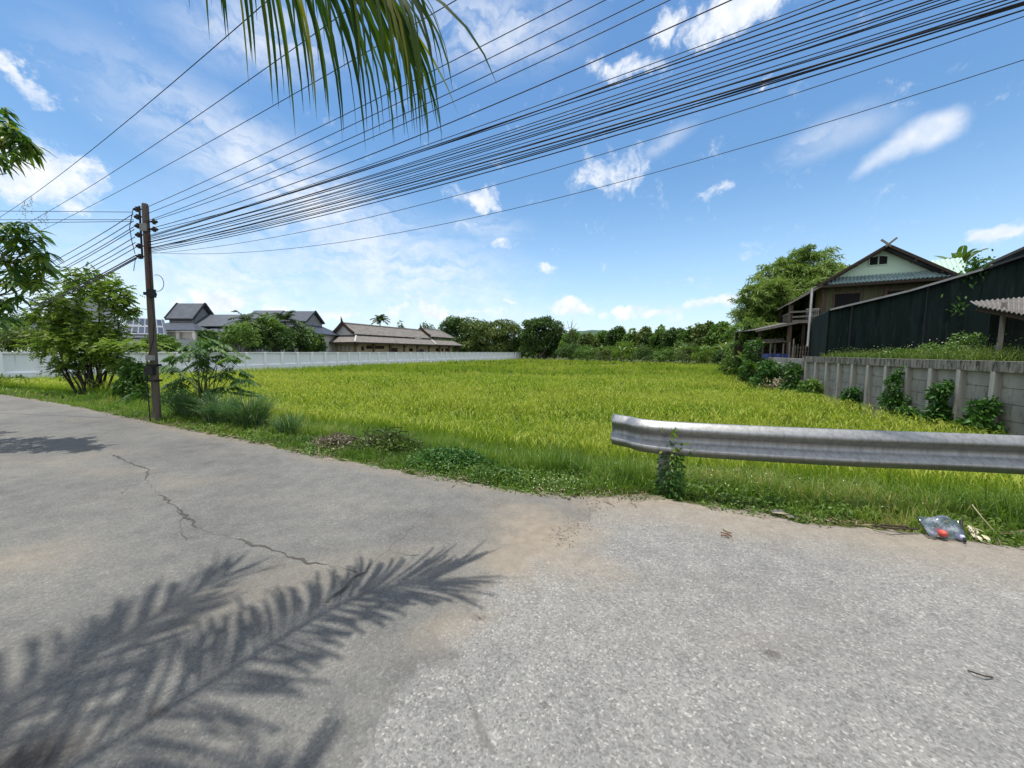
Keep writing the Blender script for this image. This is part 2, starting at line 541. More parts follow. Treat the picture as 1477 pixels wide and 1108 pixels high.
def soil_mat():
    t = NT('soil')
    f = t.noise(1.3, 8); g = t.noise(14, 6)
    c = t.ramp(f, [(.35, (.06, .085, .022)), (.6, (.085, .09, .035))])
    c = t.mix(t.ramp(g, [(.4, (0, 0, 0)), (.7, (1, 1, 1))]), c, (.05, .075, .018))
    return t.done(t.principled(c, .95, 0, .1, t.bump(t.noise(30, 5), .6, .03)))
gx = np.concatenate([[-3500, -1500, -700, -350, -200, -140], np.arange(-100, -22, 2.0), np.arange(-22, 14, .25), np.arange(14, 100, 2.0), [140, 200, 350, 700, 1500, 3500]])
gy = np.concatenate([[-3000, -800, -200, -60, -30], np.arange(-14, 18, .25), np.arange(18, 140, 3.0), [170, 220, 320, 500, 800, 1500, 3500]])
GX, GY = np.meshgrid(gx, gy)
ground = grid_mesh('ground', GX, GY, gz(GX, GY), [soil_mat()])
tag(ground, kind='structure')

# ---------------------------------------------------------------- road
def road_mat():
    t = NT('asphalt')
    co = t.coord()
    patch, dust, stain, edge = t.attr('patch'), t.attr('dust'), t.attr('stain'), t.attr('worn')
    big = t.noise(.7, 6, co)
    mid = t.noise(5, 6, co)
    old = t.ramp(t.math('ADD', t.math('MULTIPLY', big, .6), t.math('MULTIPLY', mid, .4)), [(.34, (.108, .106, .099)), (.5, (.150, .147, .136)), (.66, (.192, .184, .163))])
    new = t.ramp(t.math('ADD', t.math('MULTIPLY', big, .45), t.math('MULTIPLY', mid, .55)), [(.34, (.180, .177, .168)), (.66, (.262, .256, .238))])
    base = t.mix(patch, old, new)
    # aggregate: every little stone has its own tone
    def stones(scale, lo, hi):
        v = t.n('ShaderNodeTexVoronoi', {'Vector': co, 'Scale': scale, 'Randomness': 1.0})
        s = t.n('ShaderNodeSeparateColor', {0: v.outputs['Color']}).outputs[0]
        return t.ramp(s, [(0.0, lo), (.55, (.5, .5, .5)), (.9, (.58, .58, .57)), (1.0, hi)]), v.outputs['Distance']
    s1, d1 = stones(110, (.23, .23, .23), (1.08, 1.05, 1.0))
    s2, d2 = stones(60, (.32, .32, .32), (.78, .77, .75))
    st = t.mix(t.math('MULTIPLY_ADD', patch, .45, .42), (.5, .5, .5), s1)
    st = t.mix(.35, st, s2)
    base = t.mix(1.0, base, t.mix(1.0, st, (2, 2, 2), 'MULTIPLY'), 'MULTIPLY')
    base = t.mix(t.math('MULTIPLY', dust, .78), base, t.ramp(t.noise(11, 7, co), [(.3, (.225, .185, .135)), (.7, (.31, .262, .20))]))
    base = t.mix(edge, base, (.07, .062, .05))
    base = t.mix(stain, base, t.mix(1.0, base, (.32, .28, .27), 'MULTIPLY'))
    h = t.math('ADD', t.math('MULTIPLY', d1, -1.0), t.math('MULTIPLY', d2, -1.2))
    nm = t.bump(h, .55, .006)
    return t.done(t.principled(base, .85, 0, .25, nm))

def px_to_w(lst): return [tuple(G(*p)[:2]) for p in lst]
xs = np.concatenate([np.arange(-96, -16, 1.0), np.arange(-16, -5, .08), np.arange(-5, 5.6, .022), np.arange(5.6, 12, .3), np.arange(12, 92, 2.0)])
ss = np.concatenate([np.arange(0, .5, .022), np.arange(.5, 3.4, .026), np.arange(3.4, 9, .06), np.arange(9, 32, 1.0)])
RX = np.repeat(xs[None, :], len(ss), 0)
wob = (fbm(xs * 2.2, xs * 0 + 3, 4, 9) - .5) * .26 + (fbm(xs * 9, xs * 0 + 7, 3, 4) - .5) * .12
wob = wob * np.interp(np.abs(xs), [0, 8, 20], [1, .9, .5])
smax = np.interp(xs, [-9, -6], [4.8, 40])
RY = (edgeY(xs) + wob)[None, :] - np.minimum(ss[:, None], smax[None, :])
seam = px_to_w([(905, 690), (868, 728), (852, 748), (800, 785), (728, 828), (694, 858), (676, 890), (640, 915), (655, 950), (600, 968), (575, 990), (560, 1015), (535, 1050), (515, 1108)]) + [(-.75, .2), (-1.3, -14)]
dn = (fbm(RX * 7, RY * 7, 4, 1) - .5) * .16 + (fbm(RX * 25, RY * 25, 3, 2) - .5) * .07
dist, side = seg_dist(RX, RY, seam)
sgn = np.where(side > 0, dist, -dist) + dn
patch = np.clip(sgn / .05 + .5, 0, 1)
S_ = (edgeY(RX) - RY)
n1 = fbm(RX * 1.6, RY * 3.0, 5, 21); n2 = fbm(RX * .9, RY * 1.8, 4, 33)
right = np.clip((RX - .2) / .6, 0, 1)
dust = right * np.clip(1.25 - S_ / (.62 + .5 * (n2 - .3)) , 0, 1) * (.45 + .8 * n1)
dust = np.maximum(dust, (1 - right) * np.clip(1 - S_ / (.28 + .5 * (n2 - .35)), 0, 1) * (.35 + .7 * n1))
def spot(px, py, rx, ry, ang=0.0):
    c = G(px, py); e = G(px + rx, py); f = G(px, py - ry)
    a, b = abs(e[0] - c[0]), abs(f[1] - c[1])
    dx, dy = RX - c[0], RY - c[1]
    ca, sa = cos(ang), sin(ang)
    u, v = (dx * ca + dy * sa) / a, (-dx * sa + dy * ca) / b
    return np.clip(1.2 - np.hypot(u, v) + (n1 - .5) * 1.3 + dn * 1.5, 0, 1)
for a in ((790, 770, 75, 55, .5, 1.0), (740, 815, 45, 28, .5, .9), (655, 900, 60, 25, .4, .55), (40, 805, 90, 28, .2, .5), (450, 830, 160, 35, .5, .3), (690, 700, 110, 14, -.2, .5), (1180, 740, 330, 26, -.12, .6)):
    dust = np.maximum(dust, spot(*a[:5]) * a[5])
dust = np.maximum(dust, np.clip(fbm(RX * .8 + 3, RY * 2.2, 5, 61) - .54, 0, .3) * 1.1 * (1 - patch * .6))
dust = np.clip(dust, 0, 1)
stain = spot(45, 1095, 85, 45) * 1.4
stain = np.clip(np.maximum.reduce([stain, spot(1115, 945, 12, 9) * .9, spot(905, 715, 30, 4) * .3, spot(1190, 1098, 9, 5), spot(690, 892, 10, 3), spot(225, 1028, 22, 9), spot(785, 1018, 10, 5) * .6, spot(1230, 1000, 14, 5) * .4]), 0, 1)
stain = np.maximum(stain, spot(250, 655, 200, 16, -.2) * .12)
worn = np.clip(1 - (S_ + wob[None, :]) / .035, 0, 1) * .55
road = grid_mesh('road', RX, RY, np.where(S_ + 0 * RX < .12, -.012, 0) + (fbm(RX * .6, RY * .6, 3, 8) - .5) * .012, [road_mat()], {'patch': patch, 'dust': dust, 'stain': stain, 'worn': worn})
tag(road, kind='structure')

# cracks in the old asphalt: thin jagged dark strips lying in the road surface
def crack_mesh():
    mb = MB()
    def crack(pts, w):
        P = px_to_w(pts)
        Q = []
        for (x0, y0), (x1, y1) in zip(P[:-1], P[1:]):
            L = math.hypot(x1 - x0, y1 - y0); n = max(2, int(L / .045))
            for i in range(n): Q.append((x0 + (x1 - x0) * i / n, y0 + (y1 - y0) * i / n))
        Q.append(P[-1])
        Q = [(x + random.gauss(0, .010), y + random.gauss(0, .010)) for x, y in Q]
        for i in range(len(Q) - 1):
            (x0, y0), (x1, y1) = Q[i], Q[i + 1]
            L = math.hypot(x1 - x0, y1 - y0) or 1; nx, ny = -(y1 - y0) / L, (x1 - x0) / L
            wa, wb = [w * (.12 + 2.6 * max(0, float(vnoise(np.array([q * .16]), np.array([w * 900 + .5]), 6)[0]) - .3) * (.6 + .8 * abs(sin(q * 1.7)))) / 2 for q in (i, i + 1)]
            zz = [float((fbm(np.array([x * .6]), np.array([y * .6]), 3, 8)[0] - .5) * .012) + .003 for x, y in ((x0, y0), (x1, y1))]
            mb.add([(x0 - nx * wa, y0 - ny * wa, zz[0]), (x1 - nx * wb, y1 - ny * wb, zz[1]), (x1 + nx * wb, y1 + ny * wb, zz[1]), (x0 + nx * wa, y0 + ny * wa, zz[0])], [(0, 1, 2, 3)])
    crack([(160, 655), (188, 668), (214, 677), (208, 692), (230, 715), (252, 730), (275, 752), (292, 765), (340, 778), (375, 788), (415, 802), (440, 810), (480, 818), (515, 826)], .013)
    crack([(640, 716), (610, 742), (585, 772), (560, 792), (545, 806), (522, 826), (500, 846), (472, 870)], .014)
    crack([(252, 730), (263, 746), (259, 764), (270, 780)], .008)
    crack([(415, 802), (402, 816), (378, 824)], .008)
    crack([(560, 792), (578, 801), (604, 802)], .008)
    crack([(208, 692), (190, 700), (176, 712)], .007)
    m = simple('crack_dark', (.092, .089, .082), rough=1.0, bump=0, spec=.05)
    return mb, m
mb, m = crack_mesh()
ck = mb.build('crack', m, road)
# ---------------------------------------------------------------- rice, verge
WALL_O, WALL_S = (-44.16, .394)
def wallX(Y): return WALL_O + WALL_S * Y
RB = [(0, 9.8), (3, 10.2), (6, 11.0), (9.4, 12.1), (19.1, 14.8), (25, 16.6), (31, 20), (66, 40)]
def rightX(Y):
    r = np.interp(Y, [p[0] for p in RB], [p[1] for p in RB])
    return np.where(Y > 66, 40 - (Y - 66) * (37.2 / 54), r)

rice_m = fmat('rice_leaf', [(0, (.06, .14, .012)), (.6, (.11, .21, .016)), (1, (.20, .27, .026))],
              [(0, (.21, .33, .022)), (.5, (.33, .425, .038)), (1, (.55, .54, .11))], trans=.44, rough=.6, tipr=(.3, .75))
rice = Fol()
def in_field(x, y, off=0.0):
    nn = fbm(x * .8, y * .8, 3, 77)
    d0 = np.interp(x, [-16, -8, -3, 1, 3, 6], [1.6, 2.0, 2.7, 2.6, 1.7, 1.3]) + (nn - .5) * 1.0
    return (edgeD(x, y) > d0) & (x > wallX(y) + .35) & (x < rightX(y) - .2) & (np.abs(x) < 1.46 * y + 3)
def rice_ring(y0, y1, dens, nb, hh, ww, segs):
    xm = 1.46 * y1 + 3
    n = int((y1 - y0) * min(2 * xm, 90) * dens)
    x = rng.uniform(max(-xm, -45), min(xm, 45), n); y = rng.uniform(y0, y1, n)
    k = in_field(x, y); x, y = x[k], y[k]
    n = len(x)
    hv = .82 + .36 * fbm(x * .35, y * .35, 3, 15)
    tone = np.clip((fbm(x * .22, y * .3, 4, 51) - .5) * 1.7, -.4, .4)
    X = np.repeat(x, nb) + rng.normal(0, .05, n * nb); Y = np.repeat(y, nb) + rng.normal(0, .05, n * nb)
    N = n * nb
    P = np.stack([X, Y, gz(X, Y) - .02], 1)
    edge = np.clip(edgeD(X, Y) - 2.0, 0, 1.5) / 1.5
    h = hh * np.repeat(hv, nb) * rng.uniform(.78, 1.15, N) * (.82 + .18 * edge)
    v = np.clip(rng.random(N) * .75 + .12 + np.repeat(tone, nb), 0, 1)
    blades(rice, P, rng.uniform(0, 2 * pi, N), h, np.abs(rng.normal(.22, .2, N)).clip(.02, .7), np.full(N, ww) * rng.uniform(.7, 1.2, N), segs, .5, v)
rice_ring(1.2, 10, 26, 9, .66, .011, 3)
rice_ring(10, 17, 20, 8, .66, .013, 3)
rice_ring(17, 32, 11, 7, .66, .021, 3)
rice_ring(32, 62, 3.6, 6, .66, .045, 2)
rice_ring(62, 124, 1.0, 6, .66, .10, 2)
def panicles(y0, y1, dens, L, w):
    xm = 1.46 * y1 + 1
    n = int((y1 - y0) * min(2 * xm, 60) * dens)
    x = rng.uniform(max(-xm, -30), min(xm, 30), n); y = rng.uniform(y0, y1, n)
    k = in_field(x, y, 0); x, y = x[k], y[k]; n = len(x)
    hv = .82 + .36 * fbm(x * .35, y * .35, 3, 15)
    z = gz(x, y) + .66 * hv * rng.uniform(.72, 1.0, n)
    a = rng.uniform(0, 2 * pi, n)
    leaves(rice, np.stack([x, y, z], 1), np.stack([np.cos(a), np.sin(a), rng.uniform(.1, .8, n)], 1), L * rng.uniform(.7, 1.2, n), np.full(n, w), 3, .95, prof=[.5, 1, 1, .3], v=rng.uniform(.62, 1, n), flat=.5)
panicles(3, 10, 110, .17, .014)
panicles(10, 18, 60, .19, .02)
panicles(18, 32, 20, .24, .026)
ro = rice.build('rice_field', rice_m)
tag(ro, 'ripening yellow green rice field filling the land behind the road', 'rice', kind='stuff')

verge_m = fmat('verge_blade', [(0, (.04, .095, .014)), (.35, (.085, .165, .018)), (.65, (.14, .24, .026)), (.93, (.20, .285, .04)), (1, (.34, .32, .12))], trans=.42, rough=.5)
vg = Fol()
def verge(n, d0, d1, h0, h1, x0, x1, w, lean=.45, pw=1.0):
    x = rng.uniform(x0, x1, n); d = d0 + (d1 - d0) * rng.random(n) ** pw
    s = (edgeY(x + .3) - edgeY(x - .3)) / .6
    y = edgeY(x) + d * np.sqrt(1 + s * s)
    pat = fbm(x * 1.7, y * 1.7, 3, 40)
    k = (np.abs(x) < 1.46 * y + 6) & (rng.random(n) < np.clip(.25 + 1.6 * (pat - .25), .1, 1)) & (y > -1.2)
    x, y, pat = x[k], y[k], pat[k]; n = len(x)
    P = np.stack([x, y, gz(x, y) - .01], 1)
    h = rng.uniform(h0, h1, n) * (.6 + .8 * pat)
    blades(vg, P, rng.uniform(0, 2 * pi, n), h, np.abs(rng.normal(lean, .25, n)).clip(.05, 1.1), np.full(n, w) * rng.uniform(.7, 1.3, n), 3, .55,
           np.clip(rng.random(n) * .62 + (fbm(x * .9 + 40, y * 1.3, 4, 71) - .5) * 1.3 + .2 + .12 * (d0 > .3), 0, 1))
verge(9000, -.02, .35, .03, .10, -4, 5.5, .006, .8)
verge(26000, .1, 1.5, .07, .22, -4, 5.5, .007)
verge(20000, .9, 3.4, .18, .40, -4, 6.5, .007, .5)
verge(12000, .7, 2.6, .24, .5, -4, 1, .007, .45)
verge(12000, .4, 1.9, .16, .42, .9, 6.5, .007, .5)
verge(26000, -.02, 2.2, .05, .2, -14, -4, .011, .6)
verge(9000, .8, 3.0, .15, .4, -14, -4, .014, .5)
verge(9000, -.1, 5, .06, .25, -32, -14, .03, .6)
verge(11000, -.02, 3.2, .08, .42, 5.2, 11.5, .009, .5)
vo = vg.build('verge_grass', verge_m)
tag(vo, 'green grass growing on the bank between road and rice', 'grass', kind='stuff')

# low broad leaved weeds with pale leaves and tiny white flowers along the road edge
wl_m = fmat('weed_leaf', [(0, (.06, .125, .02)), (.7, (.12, .20, .034)), (1, (.19, .26, .06))], trans=.3)
wf = Fol()
def weeds(n, x0, x1, d0, d1, h, L):
    x = rng.uniform(x0, x1, n); d = rng.uniform(d0, d1, n)
    s = (edgeY(x + .3) - edgeY(x - .3)) / .6
    y = edgeY(x) + d * np.sqrt(1 + s * s)
    pat = fbm(x * 2.3, y * 2.3, 3, 60); k = pat > .47; x, y = x[k], y[k]; n = len(x)
    P = np.stack([x, y, gz(x, y) + rng.random(n) * h], 1)
    leaves(wf, P, rng.normal(size=(n, 3)) + [0, 0, .2], np.full(n, L) * rng.uniform(.6, 1.3, n), np.full(n, L * .55), 2, .3, flat=.75)
weeds(9000, -3.5, 5, -.08, .45, .05, .035)
weeds(9000, -1.5, 5, .2, 1.2, .12, .045)
weeds(6000, -9, -3, -.05, .9, .08, .06)
dl_m = fmat('dead_litter', [(0, (.07, .05, .03)), (.5, (.16, .12, .07)), (1, (.30, .25, .16))], trans=.1)
dl = Fol(); n = 5200
x = rng.uniform(-12, 5.5, n); d = rng.normal(.08, .1, n) + .5 * rng.random(n) ** 4
s = (edgeY(x + .3) - edgeY(x - .3)) / .6; y = edgeY(x) + d * np.sqrt(1 + s * s)
k = fbm(x * 1.9 + 9, y * 1.9, 3, 88) > .46; x, y, d = x[k], y[k], d[k]; n = len(x)
P = np.stack([x, y, np.maximum(gz(x, y), np.where(d < .03, .0, -9)) + rng.uniform(.004, .035, n)], 1)
leaves(dl, P, rng.normal(size=(n, 3)) * [1, 1, .25], rng.uniform(.03, .14, n), rng.uniform(.004, .016, n), 2, .1, flat=.7)
tag(dl.build('dead_litter', dl_m), 'dead straw and fallen leaves along the crumbling edge of the asphalt', 'dead leaves', kind='stuff')
tw = Fol(); n = 900
x = rng.uniform(-9, 6, n); d = rng.uniform(.5, 2.4, n); s = (edgeY(x + .3) - edgeY(x - .3)) / .6; y = edgeY(x) + d * np.sqrt(1 + s * s)
k = fbm(x * 1.3, y * 1.3, 3, 23) > .5; x, y = x[k], y[k]; n = len(x)
blades(tw, np.stack([x, y, gz(x, y)], 1), rng.uniform(0, 2 * pi, n), rng.uniform(.35, .62, n), np.abs(rng.normal(.5, .3, n)).clip(.1, 1), np.full(n, .007), 4, .6, rng.uniform(.75, 1, n))
tag(tw.build('seeding_grass', verge_m), 'pale seeding grass stalks arching over the bank', 'grass', kind='stuff')
wo = wf.build('roadside_weeds', wl_m)
tag(wo, 'low broad leaved weeds creeping along the edge of the asphalt', 'weeds', kind='stuff')
fl_m = simple('petal', (.72, .72, .60), (.62, .62, .42), rough=.8, bump=0)
ff = Fol()
n = 190
x = np.concatenate([rng.normal(.42, .25, 80), rng.uniform(-1.4, 4.2, 70), rng.normal(2.4, .35, 40)]); d = np.concatenate([rng.uniform(-.02, .22, 80), rng.uniform(.15, 1.5, 70), rng.uniform(.3, 1.0, 40)])
y = edgeY(x) + d
P = np.stack([x, y, gz(x, y) + rng.uniform(.03, .2, n) + .12 * (d > .4)], 1)
leaves(ff, P, rng.normal(size=(n, 3)), rng.uniform(.008, .016, n), np.full(n, .010), 2, 0, flat=.9)
fo = ff.build('wildflowers', fl_m)
tag(fo, 'scattered tiny pale flowers among the roadside weeds', 'flowers', kind='stuff')
# ---------------------------------------------------------------- materials for built things
M = {}
M['panel_paint'] = simple('pale_panel_paint', (.84, .855, .87), (.77, .79, .81), 1.2, .7, bump=.08, streak=(1.5, 1.5, .25), spots=((.56, .585, .59), .62))
M['white_wall'] = simple('white_paint', (.90, .90, .90), (.84, .845, .85), 1.2, .7, bump=.08, streak=(1, 1, .25), spots=((.66, .67, .65), .62))
M['concrete'] = simple('grey_concrete', (.36, .345, .31), (.21, .20, .178), 1.6, .9, bump=.35, spots=((.10, .10, .085), .58), streak=(1, 1, .45))
M['concrete_post'] = simple('pale_concrete', (.43, .41, .37), (.27, .255, .23), 2.0, .9, bump=.3, spots=((.12, .115, .10), .62), streak=(1.5, 1.5, .3))
M['coping'] = simple('mossy_concrete', (.27, .255, .22), (.085, .083, .07), 2.0, .95, bump=.4, spots=((.04, .042, .032), .50), streak=(2.6, 2.6, .45))
M['pole'] = simple('pole_concrete', (.145, .118, .096), (.08, .063, .052), 2.2, .9, bump=.35, spots=((.07, .06, .05), .58), streak=(3, 3, .5))
M['black'] = simple('black_rubber', (.018, .018, .02), (.012, .012, .012), 5, .5, bump=0)
M['wire'] = simple('wire_black', (.008, .009, .014), (.006, .006, .01), 5, .6, bump=0)
M['ceramic'] = simple('brown_ceramic', (.05, .03, .025), (.03, .02, .018), 5, .3, bump=0)
M['grey_box'] = simple('grey_plastic', (.30, .30, .29), (.22, .22, .21), 4, .6, bump=0)
M['galv'] = None
M['dark_roof'] = simple('slate_roof', (.062, .070, .088), (.042, .05, .064), 1.5, .5, bump=.2, bscale=6)
M['grey_roof'] = simple('grey_tile', (.088, .10, .118), (.06, .07, .086), 1.4, .55, bump=.2, bscale=6)
M['trim_dark'] = simple('dark_trim', (.03, .033, .04), rough=.6, bump=0)
M['wall_white'] = simple('house_white', (.62, .61, .58), (.52, .51, .49), 1.5, .8, bump=.1)
M['wall_dim'] = simple('house_grey', (.28, .28, .28), (.2, .2, .2), 1.5, .8, bump=.1)
M['wood_cream'] = simple('cream_plaster', (.50, .40, .28), (.40, .31, .21), 1.5, .8, bump=.1)
M['shingle'] = simple('weathered_shingle', (.225, .205, .185), (.125, .113, .10), 1.6, .9, bump=.8, spots=((.085, .078, .07), .56), bscale=7, streak=(1, 1, .5))
M['ridge'] = simple('ridge_cap', (.46, .43, .39), (.34, .31, .28), 2, .8, bump=.1)
M['wood_dark'] = simple('dark_wood', (.055, .038, .028), (.03, .022, .016), 3, .8, bump=.2, streak=(6, 6, .6))
M['wood'] = simple('brown_wood', (.16, .11, .075), (.085, .058, .04), 3, .8, bump=.25, streak=(6, 6, .6))
M['wood_grey'] = simple('silvered_wood', (.27, .24, .20), (.15, .13, .11), 3, .85, bump=.25, streak=(6, 6, .6))
M['green_wall'] = simple('pale_green_boards', (.60, .76, .60), (.52, .68, .54), 1.2, .8, bump=.15, streak=(.3, .3, 6))
M['olive_wall'] = simple('olive_boards', (.13, .125, .07), (.075, .075, .04), 1.5, .85, bump=.2, streak=(5, 5, .4))
M['yellow_wall'] = simple('yellowed_boards', (.34, .29, .13), (.22, .2, .10), 1.5, .85, bump=.2, streak=(5, 5, .4))
M['void'] = simple('unlit_opening', (.012, .012, .012), (.008, .008, .008), 2, .9, bump=0)
M['glass_dark'] = simple('window_glass', (.02, .025, .03), (.015, .018, .02), 2, .08, bump=0, spec=.5)
M['fibre_roof'] = simple('fibre_cement', (.16, .155, .15), (.085, .08, .075), 1.3, .9, bump=.4, spots=((.05, .045, .04), .57), bscale=10)
M['fibre_light'] = simple('pale_fibre_cement', (.20, .185, .17), (.12, .11, .10), 1.6, .9, bump=.4, spots=((.10, .09, .08), .6), bscale=10)
M['tile_blue'] = simple('blue_grey_tile', (.30, .40, .40), (.16, .24, .24), 2, .45, bump=.2, bscale=8)
M['green_metal'] = simple('pale_green_metal', (.42, .55, .47), (.34, .47, .40), 1.2, .4, bump=.05)
M['net'] = simple('shade_net', (.020, .033, .030), (.008, .013, .013), 1.6, .9, bump=.5, streak=(2.5, 2.5, .25), spots=((.026, .038, .032), .56), spec=.08, bscale=7)
M['steel_grey'] = simple('grey_steel', (.33, .33, .32), (.22, .22, .21), 3, .5, .4, bump=.05)
M['pvc_white'] = simple('white_pipe', (.62, .61, .58), (.5, .49, .46), 3, .5, bump=0)
M['blue_crate'] = simple('blue_plastic', (.06, .09, .26), (.045, .07, .2), 4, .45, bump=0)
M['dirt'] = simple('terrace_soil', (.11, .09, .055), (.06, .065, .025), 1.4, .95, bump=.5)
M['solar'] = simple('solar_cell', (.02, .026, .05), (.015, .02, .035), 3, .12, bump=0, spec=.6)
M['alu'] = simple('aluminium', (.55, .56, .58), (.45, .46, .48), 3, .4, .6, bump=0)

def galv():
    t = NT('galvanised_steel')
    v = t.n('ShaderNodeMapping', {'Vector': t.coord(), 'Scale': (34, 34, .8)}).outputs[0]
    st = t.noise(1.0, 5, v)
    g = t.noise(3, 6)
    c = t.ramp(st, [(.3, (.235, .235, .23)), (.62, (.34, .345, .345))])
    c = t.mix(t.ramp(g, [(.56, (0, 0, 0)), (.8, (.5, .5, .5))]), c, (.24, .235, .225))
    sp = t.noise(60, 3)
    r = t.math('MULTIPLY_ADD', sp, .2, .40)
    return t.done(t.principled(c, r, .85, .5, t.bump(t.noise(7, 4), .25, .004)))
M['galv'] = galv()

# ---------------------------------------------------------------- white boundary wall
p0 = np.array([wallX(19.0), 19.0]); p1 = np.array([wallX(118.6), 118.6])
wd = (p1 - p0); wl = np.linalg.norm(wd); wd /= wl; wn = np.array([wd[1], -wd[0]])      # wn looks at the field
ang = math.atan2(wd[1], wd[0])
wall = empty('boundary_wall', (*p0, -.9), 'long white panelled boundary wall along the left side of the rice field', 'wall')
ZT = 1.42
def wpt(s, o, z): return (*(p0 + wd * s + wn * o), z)
mb = MB()
mb.box(wpt(wl / 2, -.06, .1), (wl, .12, ZT * 2 - .12 - .1), ang)
mb.build('panel_wall', M['panel_paint'], wall)
mb = MB(); mb.box(wpt(wl / 2, 0, ZT + .03), (wl + .1, .34, .10), ang); mb.build('coping', M['white_wall'], wall)
mb = MB(); mb.box(wpt(wl / 2, .075, -.56), (wl, .15, 1.24), ang); mb.build('plinth', M['panel_paint'], wall)
mb = MB(); a_, b_ = wpt(.2, 0, 0), wpt(wl - .2, 0, 0)
mb.slab([(*wpt(0, .17, 0)[:2], .05), (*wpt(wl, .17, 0)[:2], .05), (*wpt(wl, .004, 0)[:2], .20), (*wpt(0, .004, 0)[:2], .20)], .04); mb.build('ledge', M['white_wall'], wall)
npil = int(wl / 2.0)
pil0 = None
for i in range(npil + 1):
    s = i * wl / npil
    if pil0 is None:
        pil0 = MB().box(wpt(s, .10, .17), (.26, .28, 2.40), ang).build('pillar', M['white_wall'], wall)
    else:
        c = pil0.copy(); COL.objects.link(c); c.parent = wall
        dx = wpt(s, 0, 0); d00 = wpt(0, 0, 0)
        c.location = (dx[0] - d00[0], dx[1] - d00[1], 0)
s_g = (24.6 - 19.0) / wd[1]
MB().box(wpt(s_g, .1, .26), (.62, .46, 2.5), ang).build('corner_pier', M['white_wall'], wall)

# ---------------------------------------------------------------- concrete retaining wall on the right
k0 = np.array([(1440.7 - CX) / F * 9.4, 9.4]); k10 = np.array([(1164.5 - CX) / F * 19.1, 19.1])
cd = (k10 - k0) / 10.0; cl = np.linalg.norm(cd); cu = cd / cl; cn = np.array([-cu[1], cu[0]]) * 1.0   # cn looks at the field
ca = math.atan2(cu[1], cu[0])
def cpt(k, o, z): return (*(k0 + cd * k + cn * o), z)
cw = empty('retaining_wall', cpt(4, 0, -1), 'grey concrete plank retaining wall with posts and a stained coping at the right', 'wall')
TOP = 1.27
MB().box(cpt(2.0, -.05, TOP - .135), (cl * 16.7, .30, .27), ca).build('coping', M['coping'], cw)
post0 = panel0 = None
for k in range(-6, 11):
    off = cpt(k, 0, 0)
    if post0 is None:
        ref = off
        m_ = MB(); m_.box(cpt(k, .02, .0), (.125, .17, 2.0), ca)
        post0 = m_.build('post', M['concrete_post'], cw)
        m_ = MB(); zz = -1.0
        for r_ in range(5):
            m_.box(cpt(k + .5, -.09 + .012 * ((r_ * 7) % 3 - 1), zz + .2), (cl, .08, .388), ca); zz += .4
        panel0 = m_.build('panel', M['concrete'], cw)
    else:
        for q in ([post0] if k == 10 else [post0, panel0]):
            c = q.copy(); COL.objects.link(c); c.parent = cw
            c.location = (off[0] - ref[0], off[1] - ref[1], 0)

# raised yard behind it
T0, T1 = cpt(-6.4, -.12, 0), cpt(10.3, -.12, 0)
poly = [T0[:2], (T0[0] + 14, T0[1] - 4), (70, -14), (70, 60), (36, 55), (21.5, 31), (17.6, 24.8), T1[:2]]
mb = MB(); mb.slab([(x, y, 1.06) for x, y in poly], 2.3); tr = mb.build('yard_ground', M['dirt']); tag(tr, kind='structure')
mb = MB()
for (ax, ay), (bx, by) in (((T1[0] - .2, T1[1]), (17.3, 24.6)), ((17.3, 24.8), (21.2, 31))):
    mb.bar((ax, ay, .2), (bx, by, .2), .2, 1.9)
ew = mb.build('edge_wall', M['concrete'])
tag(ew, 'low grey concrete footing wall under the open lean-to, overgrown by shrubs', 'wall')

